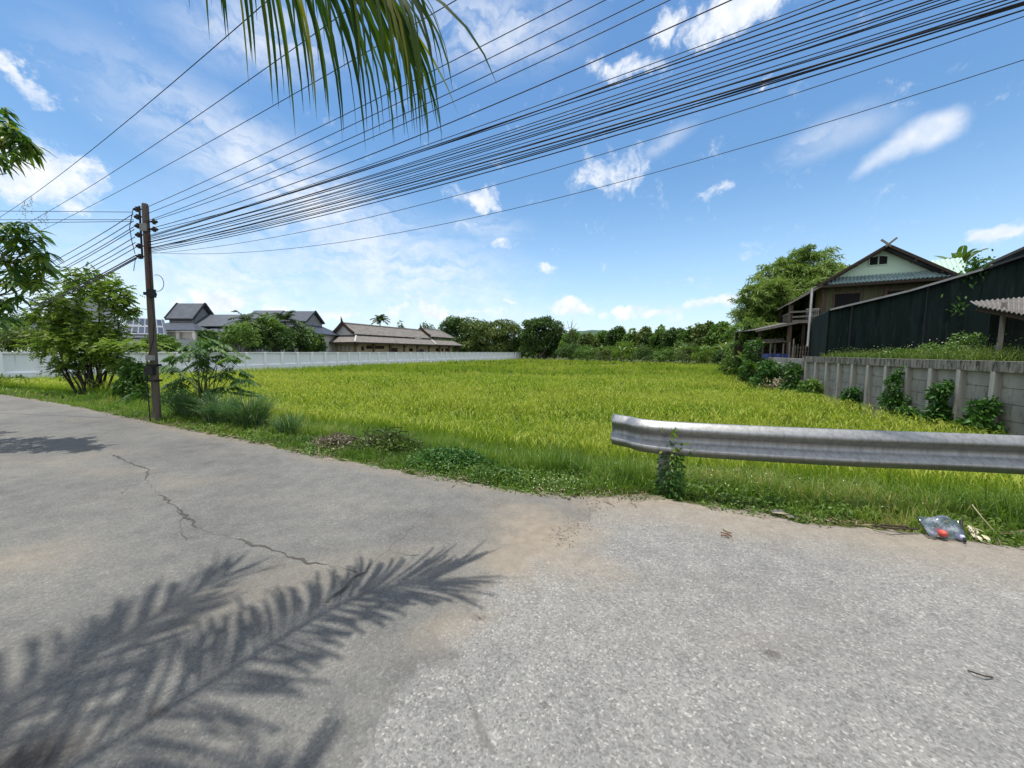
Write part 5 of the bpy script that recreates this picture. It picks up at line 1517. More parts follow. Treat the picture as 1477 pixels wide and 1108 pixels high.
b2 = G(190, 585, -.2); b2[2] = gz1(b2[0], b2[1])
s = b2[1] / F
db = tree('dark_bush', b2, 'dense dark green bush hugging the left side of the utility pole', 'bush', [((0, 0, .55), (.42, .35, .6)), ((-.1, .1, 1.15), (.36, .3, .4)), ((.28, .2, 1.1), (.3, .3, .42)), ((.15, 0, .35), (.5, .4, .4))], 2800, .13, .055, 'shrub', 'bark_dark', .04, 6, .12, sub=5, seg=2, droop=.4)
fol = Fol()
m = 120; c = D(182, 497, b2[1] + .3)
P = c + rng.normal(size=(m, 3)) * [.42, .3, .1]
pinnate(fol, P, rng.normal(size=(m, 3)) * [1, 1, .2], rng.uniform(.3, .45, m), 8, .085, .05, .35, fwd=.4, hang=.15)
o = fol.build('feathery_top', V_['bright'], db)

# drooping pinnate shrub right of the pole
b3 = G(300, 606, -.1); b3[2] = gz1(b3[0], b3[1])
ds = empty('pinnate_shrub', b3, 'slender shrub with drooping compound leaves just right of the utility pole', 'shrub')
mb = MB(); fol = Fol(); Y3 = b3[1]
tips = [(275, 500), (290, 488), (305, 492), (322, 500), (335, 515), (262, 515), (250, 530), (340, 535), (318, 540), (285, 530), (300, 520), (268, 545), (330, 558), (350, 548), (255, 552), (310, 565), (300, 505), (280, 510), (315, 515)]
for px, py in tips:
    p = D(px, py, Y3 + rng.uniform(-.35, .35))
    q = b3 + [rng.uniform(-.12, .12), rng.uniform(-.1, .1), 0]
    mid = (p + q) / 2 + [(q[0] - p[0]) * .25, 0, .05]
    mb.tube([q - [0, 0, .2], mid, p], [.018, .012, .005], 6)
    m = 7
    a = rng.uniform(0, 2 * pi, m)
    Dr = np.stack([np.cos(a), np.sin(a), rng.uniform(-.05, .45, m)], 1)
    pinnate(fol, np.repeat(p[None], m, 0) + rng.normal(0, .04, (m, 3)), Dr, rng.uniform(.26, .42, m), 7, .15, .042, .6, v=np.clip(rng.normal(.45, .25, m), 0, 1), fwd=.65, hang=.45)
for px, py in ((375, 560), (385, 566), (360, 562), (240, 560)):
    p = D(px - 35, py + 4, Y3); m = 2
    pinnate(fol, np.repeat(p[None], m, 0), np.array([[1, -.1, .25], [.9, .3, .15]]) * (1 if px > 300 else -1), np.full(m, .5), 9, .13, .045, .35, fwd=.7, hang=.4)
mb.build('stem', V_['stem'], ds); fol.build('leaves', V_['shrub'], ds)
b4 = G(252, 590, -.1); b4[2] = gz1(b4[0], b4[1])
tree('leafy_undergrowth', b4, 'low leafy undergrowth between the utility pole and the drooping shrub', 'shrub', [((0, .3, .3), (.42, .3, .3)), ((-.5, .5, .35), (.35, .3, .35)), ((.55, .4, .25), (.4, .3, .28))], 1500, .12, .05, 'shrub', 'stem', .015, 4, .1, sub=4, seg=2)

# lemongrass clumps
def lemongrass(px, py, h, spread, n, label, cat='grass clump'):
    c = G(px, py, -.08); c[2] = gz1(c[0], c[1])
    f = Fol(); a = rng.uniform(0, 2 * pi, n)
    P = c + np.stack([np.cos(a), np.sin(a), a * 0], 1) * (spread * .3 * rng.random((n, 1)) ** .5); P[:, 2] -= .02
    blades(f, P, a + rng.normal(0, .5, n), h * rng.uniform(.6, 1.15, n), np.abs(rng.normal(.5, .25, n)).clip(.05, 1.1), np.full(n, .013) * rng.uniform(.7, 1.3, n), 4, .5)
    o = f.build('lemongrass', V_['lemon'], origin=c); tag(o, label, cat, 'lemongrass clumps beside the pole'); return o
lemongrass(272, 604, .85, .7, 420, 'blue green lemongrass clump directly beside the utility pole')
lemongrass(318, 614, .8, .75, 420, 'lemongrass clump under the drooping shrub, second from the pole')
lemongrass(362, 620, .85, .85, 560, 'largest lemongrass clump, at the right foot of the drooping shrub')
lemongrass(418, 628, .55, .6, 200, 'smallest lemongrass clump, standing apart furthest from the pole')

# brush heap and creeper mound on the verge
def mound(px, py, rx, ry, rz, n, leaf, L, Wd, name, label, cat, sticks=0, flat=.6):
    c = G(px, py, -.05); c[2] = gz1(c[0], c[1]) - .03
    f = Fol(); a = rng.uniform(0, 2 * pi, n); r = rng.random(n) ** .55
    q = .55 + .45 * fbm(np.cos(a) * 2 + 5, np.sin(a) * 2 + r * 2, 3, 31)
    X, Y = c[0] + np.cos(a) * r * rx, c[1] + np.sin(a) * r * ry
    Z = gz(X, Y) + rz * (1 - r ** 2) * q * rng.uniform(.6, 1.05, n) + .01
    root = empty(name, c, label, cat)
    leaves(f, np.stack([X, Y, Z], 1), rng.normal(size=(n, 3)) + [0, 0, .1], np.full(n, L) * rng.uniform(.6, 1.3, n), np.full(n, Wd) * rng.uniform(.7, 1.2, n), 2, .3, flat=flat)
    f.build('leaves', V_[leaf], root)
    if sticks:
        mb = MB()
        for i in range(sticks):
            aa, rr = rng.uniform(0, 2 * pi), rng.random() ** .6
            p = np.array([c[0] + cos(aa) * rr * rx, c[1] + sin(aa) * rr * ry, 0]); p[2] = gz1(p[0], p[1]) + rz * (1 - rr ** 2) * rng.uniform(.5, 1)
            d = rng.normal(size=3) * [1, .6, .3]; d = d / np.linalg.norm(d) * rng.uniform(.15, .45)
            mb.tube([p - d / 2, p + rng.normal(0, .02, 3), p + d / 2], .006, 4)
        mb.build('twigs', V_['bark'] if leaf == 'dry' else V_['bark_dark'], root)
    return root
mound(492, 644, .5, .36, .26, 700, 'dry', .07, .018, 'brush_heap', 'heap of dry brown straw and cut weeds on the verge', 'brush heap', 60)
mound(568, 648, .75, .5, .40, 2100, 'olive', .055, .024, 'scrub_mound', 'twiggy grey green scrub beside the dry straw heap', 'shrub', 70)
mound(655, 670, .75, .5, .28, 3600, 'creeper', .042, .030, 'creeper_mound', 'low mound of dark green round leaved creeper beside the scrub', 'creeper')
mound(725, 692, .55, .28, .13, 1500, 'shrub', .036, .028, 'creeper_patch', 'flat patch of creeper spilling onto the asphalt edge right of the mound', 'creeper')

# vine on the barrier post
def vine(c, n, rr, hh, L, label, name='climbing_vine', leaf='creeper', cone=.6, axis=None):
    f = Fol(); t = rng.random(n) ** 1.2; a = rng.uniform(0, 2 * pi, n)
    r = rr * (1 - cone * t) * np.sqrt(rng.random(n))
    P = np.stack([c[0] + r * np.cos(a), c[1] + r * np.sin(a), c[2] + hh * t], 1)
    if axis is not None: P[:, :2] += (np.array(axis)[None, :] * t[:, None])
    root = empty(name, c, label, 'vine')
    leaves(f, P, np.stack([np.cos(a), np.sin(a), rng.normal(-.2, .5, n)], 1) + rng.normal(0, .5, (n, 3)), np.full(n, L) * rng.uniform(.6, 1.3, n), np.full(n, L * .75), 2, .3, flat=.4)
    f.build('leaves', V_[leaf], root)
    mb = MB()
    for i in range(4):
        a0 = rng.uniform(0, 6.28); mb.tube([np.array(c) + [rr * .5 * (1 - cone * q) * cos(a0 + 5 * q), rr * .5 * (1 - cone * q) * sin(a0 + 5 * q), hh * q] for q in np.linspace(0, 1, 10)], .005, 5)
    mb.build('stem', V_['stem'], root)
    return f, root
pp_ = RAIL[min(range(len(RAIL)), key=lambda q: abs(CX + F * RAIL[q][0] / RAIL[q][1] - 966))] + [.07, -.02, 0]
f, vr = vine((pp_[0], pp_[1] + .03, gz1(pp_[0], pp_[1])), 720, .15, .6, .038, 'small leaved vine climbing the first post of the crash barrier', cone=.35)
f2 = Fol(); m = 26
P = np.stack([pp_[0] + rng.normal(0, .09, m), pp_[1] - .12 + rng.normal(0, .02, m), rng.uniform(.44, .80, m)], 1)
leaves(f2, P, rng.normal(size=(m, 3)), rng.uniform(.025, .06, m), rng.uniform(.02, .045, m), 2, .2, flat=.3)
f2.build('leaves', V_['bright'], vr)

# plants at the foot of the retaining wall
GV = 'plants climbing the retaining wall'
def wall_foot(px, ytop, wpx, n, label, tall=True):
    k = min(np.linspace(-2.5, 10, 300), key=lambda q: abs(CX + F * (k0 + cd * q)[0] / (k0 + cd * q)[1] - px))
    c = np.array(cpt(k, .32, -.98)); Y = c[1]
    ht = D(px, ytop, Y)[2] - c[2]; w = wpx * .72 * Y / F
    return tree('wall_shrub', c, label, 'shrub', [((0, 0, .35 * ht), (w, .35, .38 * ht)), ((0, -.05, .72 * ht), (w * .55, .22, .32 * ht))] + ([((w * .2, -.1, .95 * ht), (w * .22, .15, .2 * ht))] if tall else []), n, .13, .06, 'creeper', 'stem', .012, 4, .1, sub=4, seg=2, group=GV)
wall_foot(1243, 556, 22, 900, 'low bushy creeper at the wall foot, farthest of the wall plants from the barrier', False)
wall_foot(1308, 540, 22, 1000, 'narrow vine climbing a wall post to the coping, between two bushier wall plants')
wall_foot(1376, 556, 28, 1300, 'dark leafy vine climbing halfway up the retaining wall, with a bushy base')
wall_foot(1447, 572, 34, 1500, 'biggest dark shrub at the wall foot, just above the barrier at the right edge', False)
wall_foot(1335, 585, 26, 700, 'low leafy growth filling the wall foot between the two climbing vines', False)

# shrubs hiding the near end of the wall and the footing
for (px, yt, yb, Y, wpx, leaf, lab) in ((1150, 520, 556, 19.6, 26, 'shrub', 'round olive shrub at the far end of the retaining wall'), (1112, 515, 548, 21.5, 28, 'creeper', 'dark glossy shrub overgrowing the footing under the lean-to'),
                                        (1083, 482, 545, 25.0, 20, 'shrub', 'dark tangled shrub between the rice and the bamboo'), (1062, 492, 538, 31, 24, 'mid', 'leafy green shrub at the bamboo foot by the rice corner'), (1170, 548, 566, 17.6, 16, 'mid', 'small green weed clump at the corner of wall and rice')):
    p = D(px, yb, Y); ht = (yb - yt) * Y / F; w = wpx * Y / F
    p[2] = -1.0; ht = D(px, yt, Y)[2] + 1.0
    tree('edge_shrub', p, lab, 'shrub', [((-.4 * w, 0, .3 * ht), (.7 * w, .6, .32 * ht)), ((.4 * w, .2, .4 * ht), (.65 * w, .6, .38 * ht)), ((0, 0, .72 * ht), (.6 * w, .5, .28 * ht))], 1900, .2, .09, leaf, 'stem', .03, 5, .2, sub=5, seg=2)
c = G(1125, 553, -.35)
mound2 = Fol(); m = 260
P = np.stack([D(1128, 546, 20)[0] + rng.normal(0, .5, m), 20 + rng.normal(0, .2, m), -.45 + rng.uniform(0, .55, m)], 1)
leaves(mound2, P, rng.normal(size=(m, 3)), rng.uniform(.1, .24, m), rng.uniform(.04, .1, m), 2, .2)
o = mound2.build('dry_leaf_heap', V_['dry'], origin=(P[0, 0], 20, -1)); tag(o, 'heap of pale dry leaves below the lean-to at the edge of the rice', 'leaf heap')

# weeds on the raised yard
yw = Fol(); n = 12000
k = rng.uniform(1.6, 9.6, n); o_ = -rng.uniform(.3, 2.6, n)
X = k0[0] + cd[0] * k + cn[0] * o_; Y = k0[1] + cd[1] * k + cn[1] * o_
pat = fbm(X * .9, Y * .9, 3, 90)
hgt = rng.uniform(.18, .6, n) * (.5 + 1.1 * pat) * np.interp(k, [.5, 2, 9.6], [.9, 1, .8])
blades(yw, np.stack([X, Y, np.full(n, 1.05)], 1), rng.uniform(0, 2 * pi, n), hgt, np.abs(rng.normal(.35, .25, n)), np.full(n, .022), 3, .5, np.clip(rng.random(n) * .7 + (pat - .4), 0, 1))
P = np.stack([X[:3500], Y[:3500], 1.05 + hgt[:3500] * rng.uniform(.5, 1.2, 3500)], 1)
leaves(yw, P, rng.normal(size=(3500, 3)), np.full(3500, .07), np.full(3500, .03), 2, .2)
yo = yw.build('yard_weeds', fmat('yard_weed', [(0, (.05, .105, .018)), (.6, (.11, .175, .03)), (1, (.22, .26, .06))], trans=.32)); tag(yo, 'overgrown weeds on the raised yard behind the retaining wall', 'weeds', kind='stuff')
def yard_bush(px, ytop, Y, wpx, n, lab):
    p = D(px, 515, Y); p[2] = 1.05; ht = D(px, ytop, Y)[2] - 1.05; w = wpx * Y / F
    return tree('yard_bush', p, lab, 'bush', [((-.4 * w, 0, .4 * ht), (.6 * w, .5, .42 * ht)), ((.4 * w, 0, .55 * ht), (.6 * w, .5, .48 * ht)), ((0, .1, .4 * ht), (.9 * w, .5, .4 * ht))], n, .11, .05, 'mid', 'stem', .015, 5, .15, sub=5, seg=2)
yard_bush(1375, 484, 13.0, 34, 2600, 'taller flowering weed bush against the shade net, beside the open shelter')
yard_bush(1310, 497, 14.5, 24, 1200, 'middle weed bush on the yard edge, lower than its neighbour by the shelter')
ffl = Fol(); m = 130
P = np.stack([D(1375, 490, 12.9)[0] + rng.normal(0, .75, m), 12.7 + rng.normal(0, .4, m), 1.45 + rng.uniform(0, .55, m)], 1)
leaves(ffl, P, rng.normal(size=(m, 3)), np.full(m, .03), np.full(m, .026), 2, 0, flat=.6)
o = ffl.build('bush_flowers', fl_m); tag(o, 'tiny white flowers on the weed bush by the shade net', 'flowers', kind='stuff')

# creeper hanging over the shed roof
c = D(1409, 392, 16.2)
hv = Fol(); m = 420
P = c + rng.normal(size=(m, 3)) * [.25, .15, .3] + [0, 0, .05]
leaves(hv, P, rng.normal(size=(m, 3)) + [0, 0, -.4], rng.uniform(.1, .22, m), rng.uniform(.06, .12, m), 2, .3)
P = D(1383, 441, 15.9) + rng.normal(size=(40, 3)) * [.25, .05, .25]
leaves(hv, P, rng.normal(size=(40, 3)), rng.uniform(.1, .2, 40), rng.uniform(.05, .1, 40), 2, .3)
o = hv.build('hanging_creeper', V_['creeper'], origin=c); tag(o, 'green creeper hanging over the shed roof edge and down the net', 'vine')

# ---------------------------------------------------------------- banana plants
def banana(name, base, h, n, L, Wd, label, group=None, up=1.0, stem_r=.11):
    base = np.array(base, float); root = empty(name, base, label, 'banana plant', group)
    mb = MB(); mb.tube([base - [0, 0, .2], base + [0, 0, h * .5], base + [.05, 0, h]], [stem_r, stem_r * .8, stem_r * .5], 8); mb.build('stem', V_['stem'], root)
    f = Fol()
    a = np.linspace(0, 2 * pi, n, endpoint=False) + rng.uniform(-.3, .3, n)
    el_ = rng.uniform(.5, 1.25, n) * up
    ls = L * rng.uniform(.75, 1.1, n)
    k = 9
    t = np.linspace(0, 1, k)[None]
    d = np.stack([np.cos(a) * np.cos(el_), np.sin(a) * np.cos(el_), np.sin(el_)], 1)
    C = (base + [.05, 0, h])[None, None] + d[:, None, :] * (ls[:, None] * t)[..., None]
    C[..., 2] -= (.42 * ls * rng.uniform(.5, 1.3, n))[:, None] * t ** 2.2
    T = nrm(np.gradient(C, axis=1))
    S = nrm(np.cross(T, np.array([0, 0, 1.0])))
    prof = np.array([.06, .1, .65, .95, 1, .97, .85, .6, .08])
    v = rng.random(n)
    up_ = np.cross(S, T)
    for sg in (-1, 1):          # two half blades folded along the midrib
        W_ = Wd * .5 * prof[None] * np.ones((n, 1))
        Cc = C + (S * sg * .8 + up_ * .35) * (W_ / 2)[..., None]
        f.strips(Cc, (S * sg * .8 + up_ * .35) * sg, W_ * rng.uniform(.8, 1.05, W_.shape), v)
    f.build('leaves', V_['banana'], root)
    return root
bb = D(1380, 410, 31.0); bb[2] = 1.05
hb_ = D(1382, 390, 31.0)[2] - 1.05
banana('banana_plant', bb, hb_, 12, 3.4, .72, 'tall banana plant rising above the shed roof beside the green metal roof', up=1.0)

# ---------------------------------------------------------------- bamboo clump beside the house
def bamboo():
    Y = 31.0; base = D(1128, 505, Y); base[2] = -.2
    root = empty('bamboo_clump', base, 'tall feathery bamboo clump standing left of the stilt house', 'bamboo')
    mb = MB(); f = Fol()
    tipspx = [(1072, 425), (1082, 408), (1095, 396), (1110, 380), (1125, 368), (1140, 372), (1155, 360), (1172, 352), (1190, 358), (1205, 370), (1222, 375), (1066, 445), (1075, 462), (1215, 388), (1150, 390), (1180, 385), (1120, 400), (1100, 420), (1090, 440), (1135, 420), (1160, 415), (1185, 400), (1110, 445), (1080, 475), (1095, 465), (1130, 445), (1200, 400), (1070, 490), (1086, 492), (1105, 480)]
    for px, py in tipspx:
        tip = D(px, py, Y + rng.uniform(-2.0, 2.0))
        q = base + [rng.uniform(-1.2, 1.2), rng.uniform(-1, 1), 0]
        q[0] += (tip[0] - q[0]) * .35
        mid = q + (tip - q) * .6 + [(q[0] - tip[0]) * .12, 0, (tip[2] - q[2]) * .14]
        C = catmull([q, mid, tip], 14)
        mb.tube(C, list(np.linspace(.05, .01, len(C))), 6)
        m = 46
        s_ = rng.uniform(.3, 1, m); i = (s_ * 14).astype(int).clip(0, 13)
        P0 = C[i]; aa = rng.uniform(0, 2 * pi, m)
        Dr = np.stack([np.cos(aa), np.sin(aa), rng.uniform(-.2, .5, m)], 1)
        br = rng.uniform(.5, 1.5, m)
        v0 = rng.random()
        for t in np.linspace(.15, 1, 9):     # leaf sprays along side branches
            P = P0 + Dr * (br * t)[:, None]; P[:, 2] -= .35 * br * t * t
            P = np.repeat(P, 5, 0) + rng.normal(0, .08, (m * 5, 3))
            dd = np.repeat(Dr, 5, 0) * .7 + rng.normal(size=(m * 5, 3)) * .6 + [0, 0, -.35]
            leaves(f, P, dd, rng.uniform(.22, .42, m * 5), rng.uniform(.05, .085, m * 5), 1, .25, v=np.clip(.45 * v0 + .55 * rng.random(m * 5), 0, 1), flat=.4)
    mb.build('culm', V_['culm'], root); f.build('leaves', V_['bamboo'], root)
bamboo()
for (px, Y, h, n, L, lab) in ((1072, 27, 1.6, 9, 1.5, 'banana plant below the bamboo, at the corner of the rice field'), (1060, 34, 1.7, 8, 1.7, 'banana plant left of the bamboo foot'), (1088, 24.5, 1.2, 8, 1.2, 'young banana plant with low drooping leaves before the lean-to')):
    p = D(px, 530, Y); p[2] = -.95
    banana('banana_plant', p, h, n, L, .42, lab, 'banana plants near the bamboo')

# ---------------------------------------------------------------- palms and garden trees behind the white wall
def feather_palm(name, base, h, nf, fl, label, cat='palm tree', lean=(0, 0), r=.14, mat='farpalm', nl=26, group=None, lw=.06, ll=.55):
    base = np.array(base, float); root = empty(name, base, label, cat, group)
    topc = base + [lean[0], lean[1], h]
    mb = MB(); mb.tube([base - [0, 0, .3], base + [lean[0] * .3, lean[1] * .3, h * .5], topc], [r * 1.3, r, r * .8], 8); mb.build('trunk', V_['bark'], root)
    for i in range(nf):
        a = 2 * pi * i / nf * 2.4 + rng.uniform(-.3, .3); e = rng.uniform(-.2, 1.25)
        d = np.array([cos(a) * cos(e), sin(a) * cos(e), sin(e)]); L = fl * rng.uniform(.8, 1.1)
        rc = np.array([topc + d * L * t + [0, 0, -.45 * L * t ** 2.1] for t in np.linspace(0, 1, 10)])
        f = Fol(); palm_leaflets(f, rc, nl, ll, lw, .45, s0=.12, segs=2)
        f.build('frond', V_[mat], root)
    return root
feather_palm('garden_palm', (*D(357, 505, 44.5)[:2], -1), 6.2, 15, 2.5, 'feather palm in front of the slate houses, the left one of the pair', lw=.10, ll=.7)
feather_palm('garden_palm', (*D(413, 505, 48)[:2], -1), 6.5, 15, 2.5, 'feather palm in front of the slate houses, the right one of the pair', lw=.10, ll=.7)
feather_palm('coconut_tree', (*D(549, 500, 118)[:2], -1), 12.6, 16, 3.0, 'lone coconut tree rising behind the shingled pavilion roof', nl=16, lw=.3, ll=1.1, r=.2)
gd = [(456, 494, 43, 12, 14, 'dark'), (345, 480, 42, 24, 22, 'mid'), (372, 487, 44, 22, 20, 'dark'), (392, 470, 44, 18, 16, 'mid'), (402, 486, 43, 24, 22, 'dark'), (430, 484, 44, 18, 20, 'dark'), (444, 490, 43, 12, 17, 'mid'), (298, 490, 39, 14, 15, 'dark')]
labs = ['low dark tree behind the wall touching the left end of the pavilion', 'leafy garden tree behind the white wall, left of the palm pair', 'dark garden tree behind the wall under the left palm', 'higher light crown between the two feather palms', 'dark garden tree behind the wall under the right palm',
        'glossy dark garden tree behind the wall, right of the palm pair', 'last garden tree before the shingled pavilion', 'small dark tree in front of the slate house porch']
for (px, py, Y, rx, ry, leaf), lab in zip(gd, labs):
    Y = 44.16 / (.394 + (738 - px) / F) + (Y - 43) * .8 + 3.0
    c = D(px, py, Y); s = Y / F; base = np.array([c[0], c[1], -1.0])
    h = c[2] + 1.0
    tree('garden_tree', base, lab, 'tree', [((0, 0, h), (rx * s, rx * s * .9, ry * s)), ((-.5 * rx * s, .2, h - .5 * ry * s), (rx * s * .8, rx * s * .7, ry * s * .8)), ((.5 * rx * s, -.2, h - .4 * ry * s), (rx * s * .8, rx * s * .7, ry * s * .8))], 1900, .3, .15, leaf, 'bark', .12, sub=6, fork=.5, group='garden trees behind the white wall')
for (px, py, Y, rx, ry, leaf, lab) in ((-30, 480, 36, 60, 26, 'mid', 'broad green shrub behind the left end of the white wall'), (40, 492, 34, 34, 16, 'olive', 'low olive shrub behind the white wall under the pale grey roof'), (10, 466, 60, 22, 14, 'dark', 'dark distant tree crown above the shrubs at the left edge'), (42, 462, 64, 10, 9, 'dark', 'small dark tree top left of the pale grey roof'), (232, 494, 38, 22, 14, 'mid', 'green shrub behind the wall directly behind the utility pole'),
                                       (452, 476, 80, 9, 10, 'olive', 'thin olive tree between dark slate roof and pavilion gable')):
    c = D(px, py, Y); s = Y / F; h = c[2] + 1.0
    tree('backyard_tree', (c[0], c[1], -1.0), lab, 'tree', [((0, 0, h), (rx * s, rx * s * .8, ry * s)), ((-.6 * rx * s, 0, h - .4 * ry * s), (rx * s * .6, rx * s * .6, ry * s * .8)), ((.6 * rx * s, 0, h - .4 * ry * s), (rx * s * .6, rx * s * .6, ry * s * .8))], 1700, .32, .15, leaf, 'bark', .1, sub=6, fork=.4)
b6 = G(6, 556, -.1); b6[2] = gz1(b6[0], b6[1])
tree('verge_shrub', b6, 'small grey green shrub at the road edge by the wall pier, far left', 'shrub', [((0, 0, .3), (.9, .5, .4)), ((.7, .2, .2), (.7, .5, .3))], 900, .16, .07, 'olive', 'stem', .02, 4, .2, sub=4, seg=2)

# ---------------------------------------------------------------- far tree line
GT = 'trees beyond the rice field'
def far_tree(px, ytop, ybot, Y, wpx, leaf, label, n=3400, shape='round', L=None, bark='bark', group=GT):
    s = Y / F; w = wpx * s; zt = D(px, ytop, Y)[2]; h = zt + 1.0
    base = np.array([D(px, 510, Y)[0], Y, -1.0]); L = L or max(.5, 2.3 * s)
    if shape == 'round':
        cl = [((0, 0, h * .70), (w * .42, w * .4, h * .3)), ((-w * .28, .3, h * .5), (w * .3, w * .3, h * .28)), ((w * .28, -.3, h * .52), (w * .3, w * .3, h * .3)), ((0, -w * .2, h * .3), (w * .42, w * .3, h * .24))]
    elif shape == 'umbrella':
        cl = [((-w * .25, 0, h * .74), (w * .34, w * .3, h * .22)), ((w * .15, .5, h * .78), (w * .38, w * .3, h * .2)), ((w * .38, 0, h * .66), (w * .2, w * .2, h * .2)), ((0, .3, h * .6), (w * .46, w * .3, h * .2)), ((-.05 * w, -1, h * .5), (w * .42, w * .3, h * .18)), ((-w * .3, -1, h * .32), (w * .22, w * .2, h * .22)), ((w * .2, 0, h * .3), (w * .3, w * .2, h * .2))]
    elif shape == 'tall':
        cl = [((-w * .22, 0, h * .78), (w * .3, w * .3, h * .2)), ((w * .2, 0, h * .74), (w * .32, w * .3, h * .24)), ((w * .12, 0, h * .9), (w * .18, w * .2, h * .12)), ((-w * .3, -.5, h * .55), (w * .28, w * .3, h * .26)), ((w * .3, -.5, h * .52), (w * .3, w * .3, h * .26)), ((0, -.4, h * .5), (w * .36, w * .3, h * .28)), ((-w * .05, .6, h * .3), (w * .48, w * .3, h * .22))]
    else:  # hedge like, leafy to the ground
        cl = [((0, 0, h * .6), (w * .4, w * .35, h * .4)), ((-w * .3, -.3, h * .38), (w * .3, w * .3, h * .36)), ((w * .3, -.3, h * .4), (w * .3, w * .3, h * .38)), ((0, -w * .15, h * .25), (w * .5, w * .3, h * .25))]
    tr = max(.08, h * .018)
    return tree('field_tree', base, label, 'tree', cl, int(n * 1.7), L, L * .6, leaf, bark, tr, 1 if shape != 'tall' else 7, .14 * w if shape == 'tall' else 0, sub=9, fork=.4, group=group, subf=(.28, .48))
far_tree(660, 451, 508, 126, 54, 'dark', 'dark round tree directly right of the pavilion roof', 5000, 'round')
far_tree(706, 458, 508, 122, 84, 'olive', 'wide flat topped rain tree behind the end of the white wall', 7500, 'umbrella')
far_tree(780, 457, 512, 116, 62, 'dark', 'tall dark tree cluster on bare stems just past the wall end', 7500, 'tall')
far_tree(752, 478, 512, 126, 30, 'mid', 'lower tree filling the gap between rain tree and dark cluster', 1500, 'round')
for px_, yt_, Y_, lab_ in ((650, 482, 124, 'dark thicket under the far tree right of the pavilion'), (690, 486, 126, 'dark thicket filling the shade under the flat topped rain tree'), (726, 484, 128, 'thicket behind the far end of the white wall'), (768, 490, 126, 'thicket between the wall end and the tall dark cluster'), (800, 488, 120, 'thicket right of the tall dark cluster trunks')):
    far_tree(px_, yt_, 512, Y_, 48, 'dark' if px_ < 740 else 'mid', lab_, 2000, 'hedge')
far_tree(580, 463, 500, 135, 16, 'dark', 'small far tree peeping over the pavilion ridge, nearest the coconut tree', 700)
far_tree(618, 465, 500, 140, 22, 'dark', 'small far tree peeping over the pavilion ridge, near the second finial', 800)
LINE = [(826, 476, 110, 26, 'mid', 'hedge'), (848, 480, 106, 24, 'olive', 'hedge'), (866, 474, 112, 22, 'mid', 'round'), (889, 470, 104, 24, 'dark', 'round'), (910, 477, 98, 24, 'mid', 'hedge'), (930, 474, 96, 26, 'olive', 'round'), (952, 471, 92, 24, 'mid', 'round'), (972, 468, 88, 28, 'dark', 'round'),
        (994, 470, 84, 28, 'mid', 'hedge'), (1016, 464, 80, 28, 'olive', 'tall'), (1036, 466, 76, 28, 'mid', 'round'), (1056, 470, 70, 30, 'mid', 'hedge'), (1078, 474, 60, 34, 'dark', 'hedge')]
LL = ['pale green thicket right after the dark tree cluster', 'low olive thicket under the bare dead tree', 'leafy tree in front of the far wooded hill', 'dark round crown standing up against the hill', 'bushy tree in front of the hill foot, right of the dark round crown',
      'olive green tree midway along the far field edge', 'light leafy tree, middle of the row towards the bamboo', 'darker tall crown in the right half of the far tree row', 'wide bushy tree right of the darker tall crown', 'stemmed olive tree with spiky top, highest near the bamboo', 'leafy tree between the spiky olive tree and the bamboo', 'thick bush at the far right end of the row beside the bamboo', 'dark thicket right behind the bamboo']
for (px, yt, Y, w, leaf, sh), lab in zip(LINE, LL):
    far_tree(px, yt, 512, Y, w * 1.25, leaf, lab, 3800, sh)
GU2 = 'low thickets along the far field edge'
protoU = {}
nU = 0
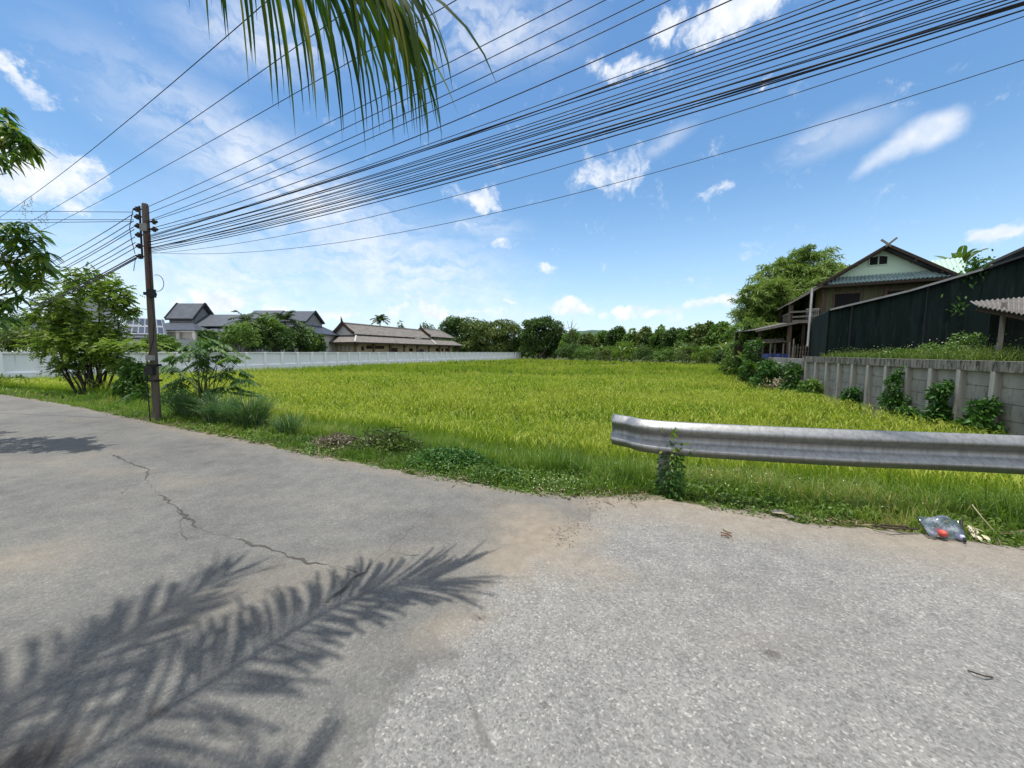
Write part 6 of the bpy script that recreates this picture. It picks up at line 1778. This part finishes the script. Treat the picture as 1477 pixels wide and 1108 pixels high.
UL = ['low green thicket at the far field edge below the bare dead tree', 'shadowy low thicket at the field edge left of the banana row', 'low thicket between banana plants, below the dark round crown', 'bright low thicket under the olive tree of the far row', 'dense low thicket below the middle of the far tree row', 'dark low thicket at the field edge under the darker tall crown', 'low bushy growth at the field edge before the wide bushy tree', 'low thicket below the spiky olive tree', 'last low thicket before the bamboo banana plants']
for i, px in enumerate((822, 846, 872, 900, 930, 960, 990, 1018, 1044)):
    Y = np.interp(px, [780, 1060], [108, 64]); s = Y / F
    far_tree(px, 492 + 4 * (i % 3), 514, Y, 36, ('dark', 'mid', 'olive', 'bright')[i % 4], UL[i], 1900, 'hedge', L=.9 * s + .1, group=GU2)
# banana plants along the far edge
BL_ = ['left end', 'second from the left end', 'third from the left end', 'fourth from the left end', 'middle', 'fourth from the right end', 'third from the right end', 'second from the right end', 'right end']
for i, px in enumerate((848, 866, 880, 896, 912, 985, 1005, 1020, 1042)):
    Y = float(np.interp(px, [780, 1060], [100, 60])) - 1.5; s = Y / F
    p = D(px, 512, Y); p[2] = -1
    banana('banana_plant', p, 2.2 + .3 * (i % 3), 9, 2.6, .7, 'far banana plant at the rice edge, %s of its row' % BL_[i], 'banana row along the far field edge', stem_r=.16)
# bare dead tree
p = D(824, 512, 108); p[2] = -1
mb = MB(); a = np.array(p); t0 = D(824, 464, 108)
limb(mb, a, t0, .22, .05, .02)
for px, py in ((812, 474), (818, 462), (832, 466), (836, 472), (826, 460), (808, 472)): limb(mb, a + (t0 - a) * rng.uniform(.55, .85), D(px, py, 108), .09, .03, .05)
o = mb.build('dead_tree', V_['bark'], origin=p); tag(o, 'bare dead tree with thin twigs standing above the far thicket', 'tree')

# wooded hill far away
hx = np.linspace(-500, 900, 120); hy = np.linspace(800, 1500, 40)
HX, HY = np.meshgrid(hx, hy)
prof = np.interp(HX, [-500, 60, 130, 200, 280, 340, 460, 600, 900], [30, 42, 50, 68, 72, 58, 56, 50, 30])
HZ = prof * np.sin(np.clip((HY - 800) / 400, 0, 1) * pi / 2) + (fbm(HX / 18, HY / 18, 4, 5) - .5) * 9 - 1.5
hl = grid_mesh('hill', HX, HY, HZ, [V_['hill']]); tag(hl, kind='structure')
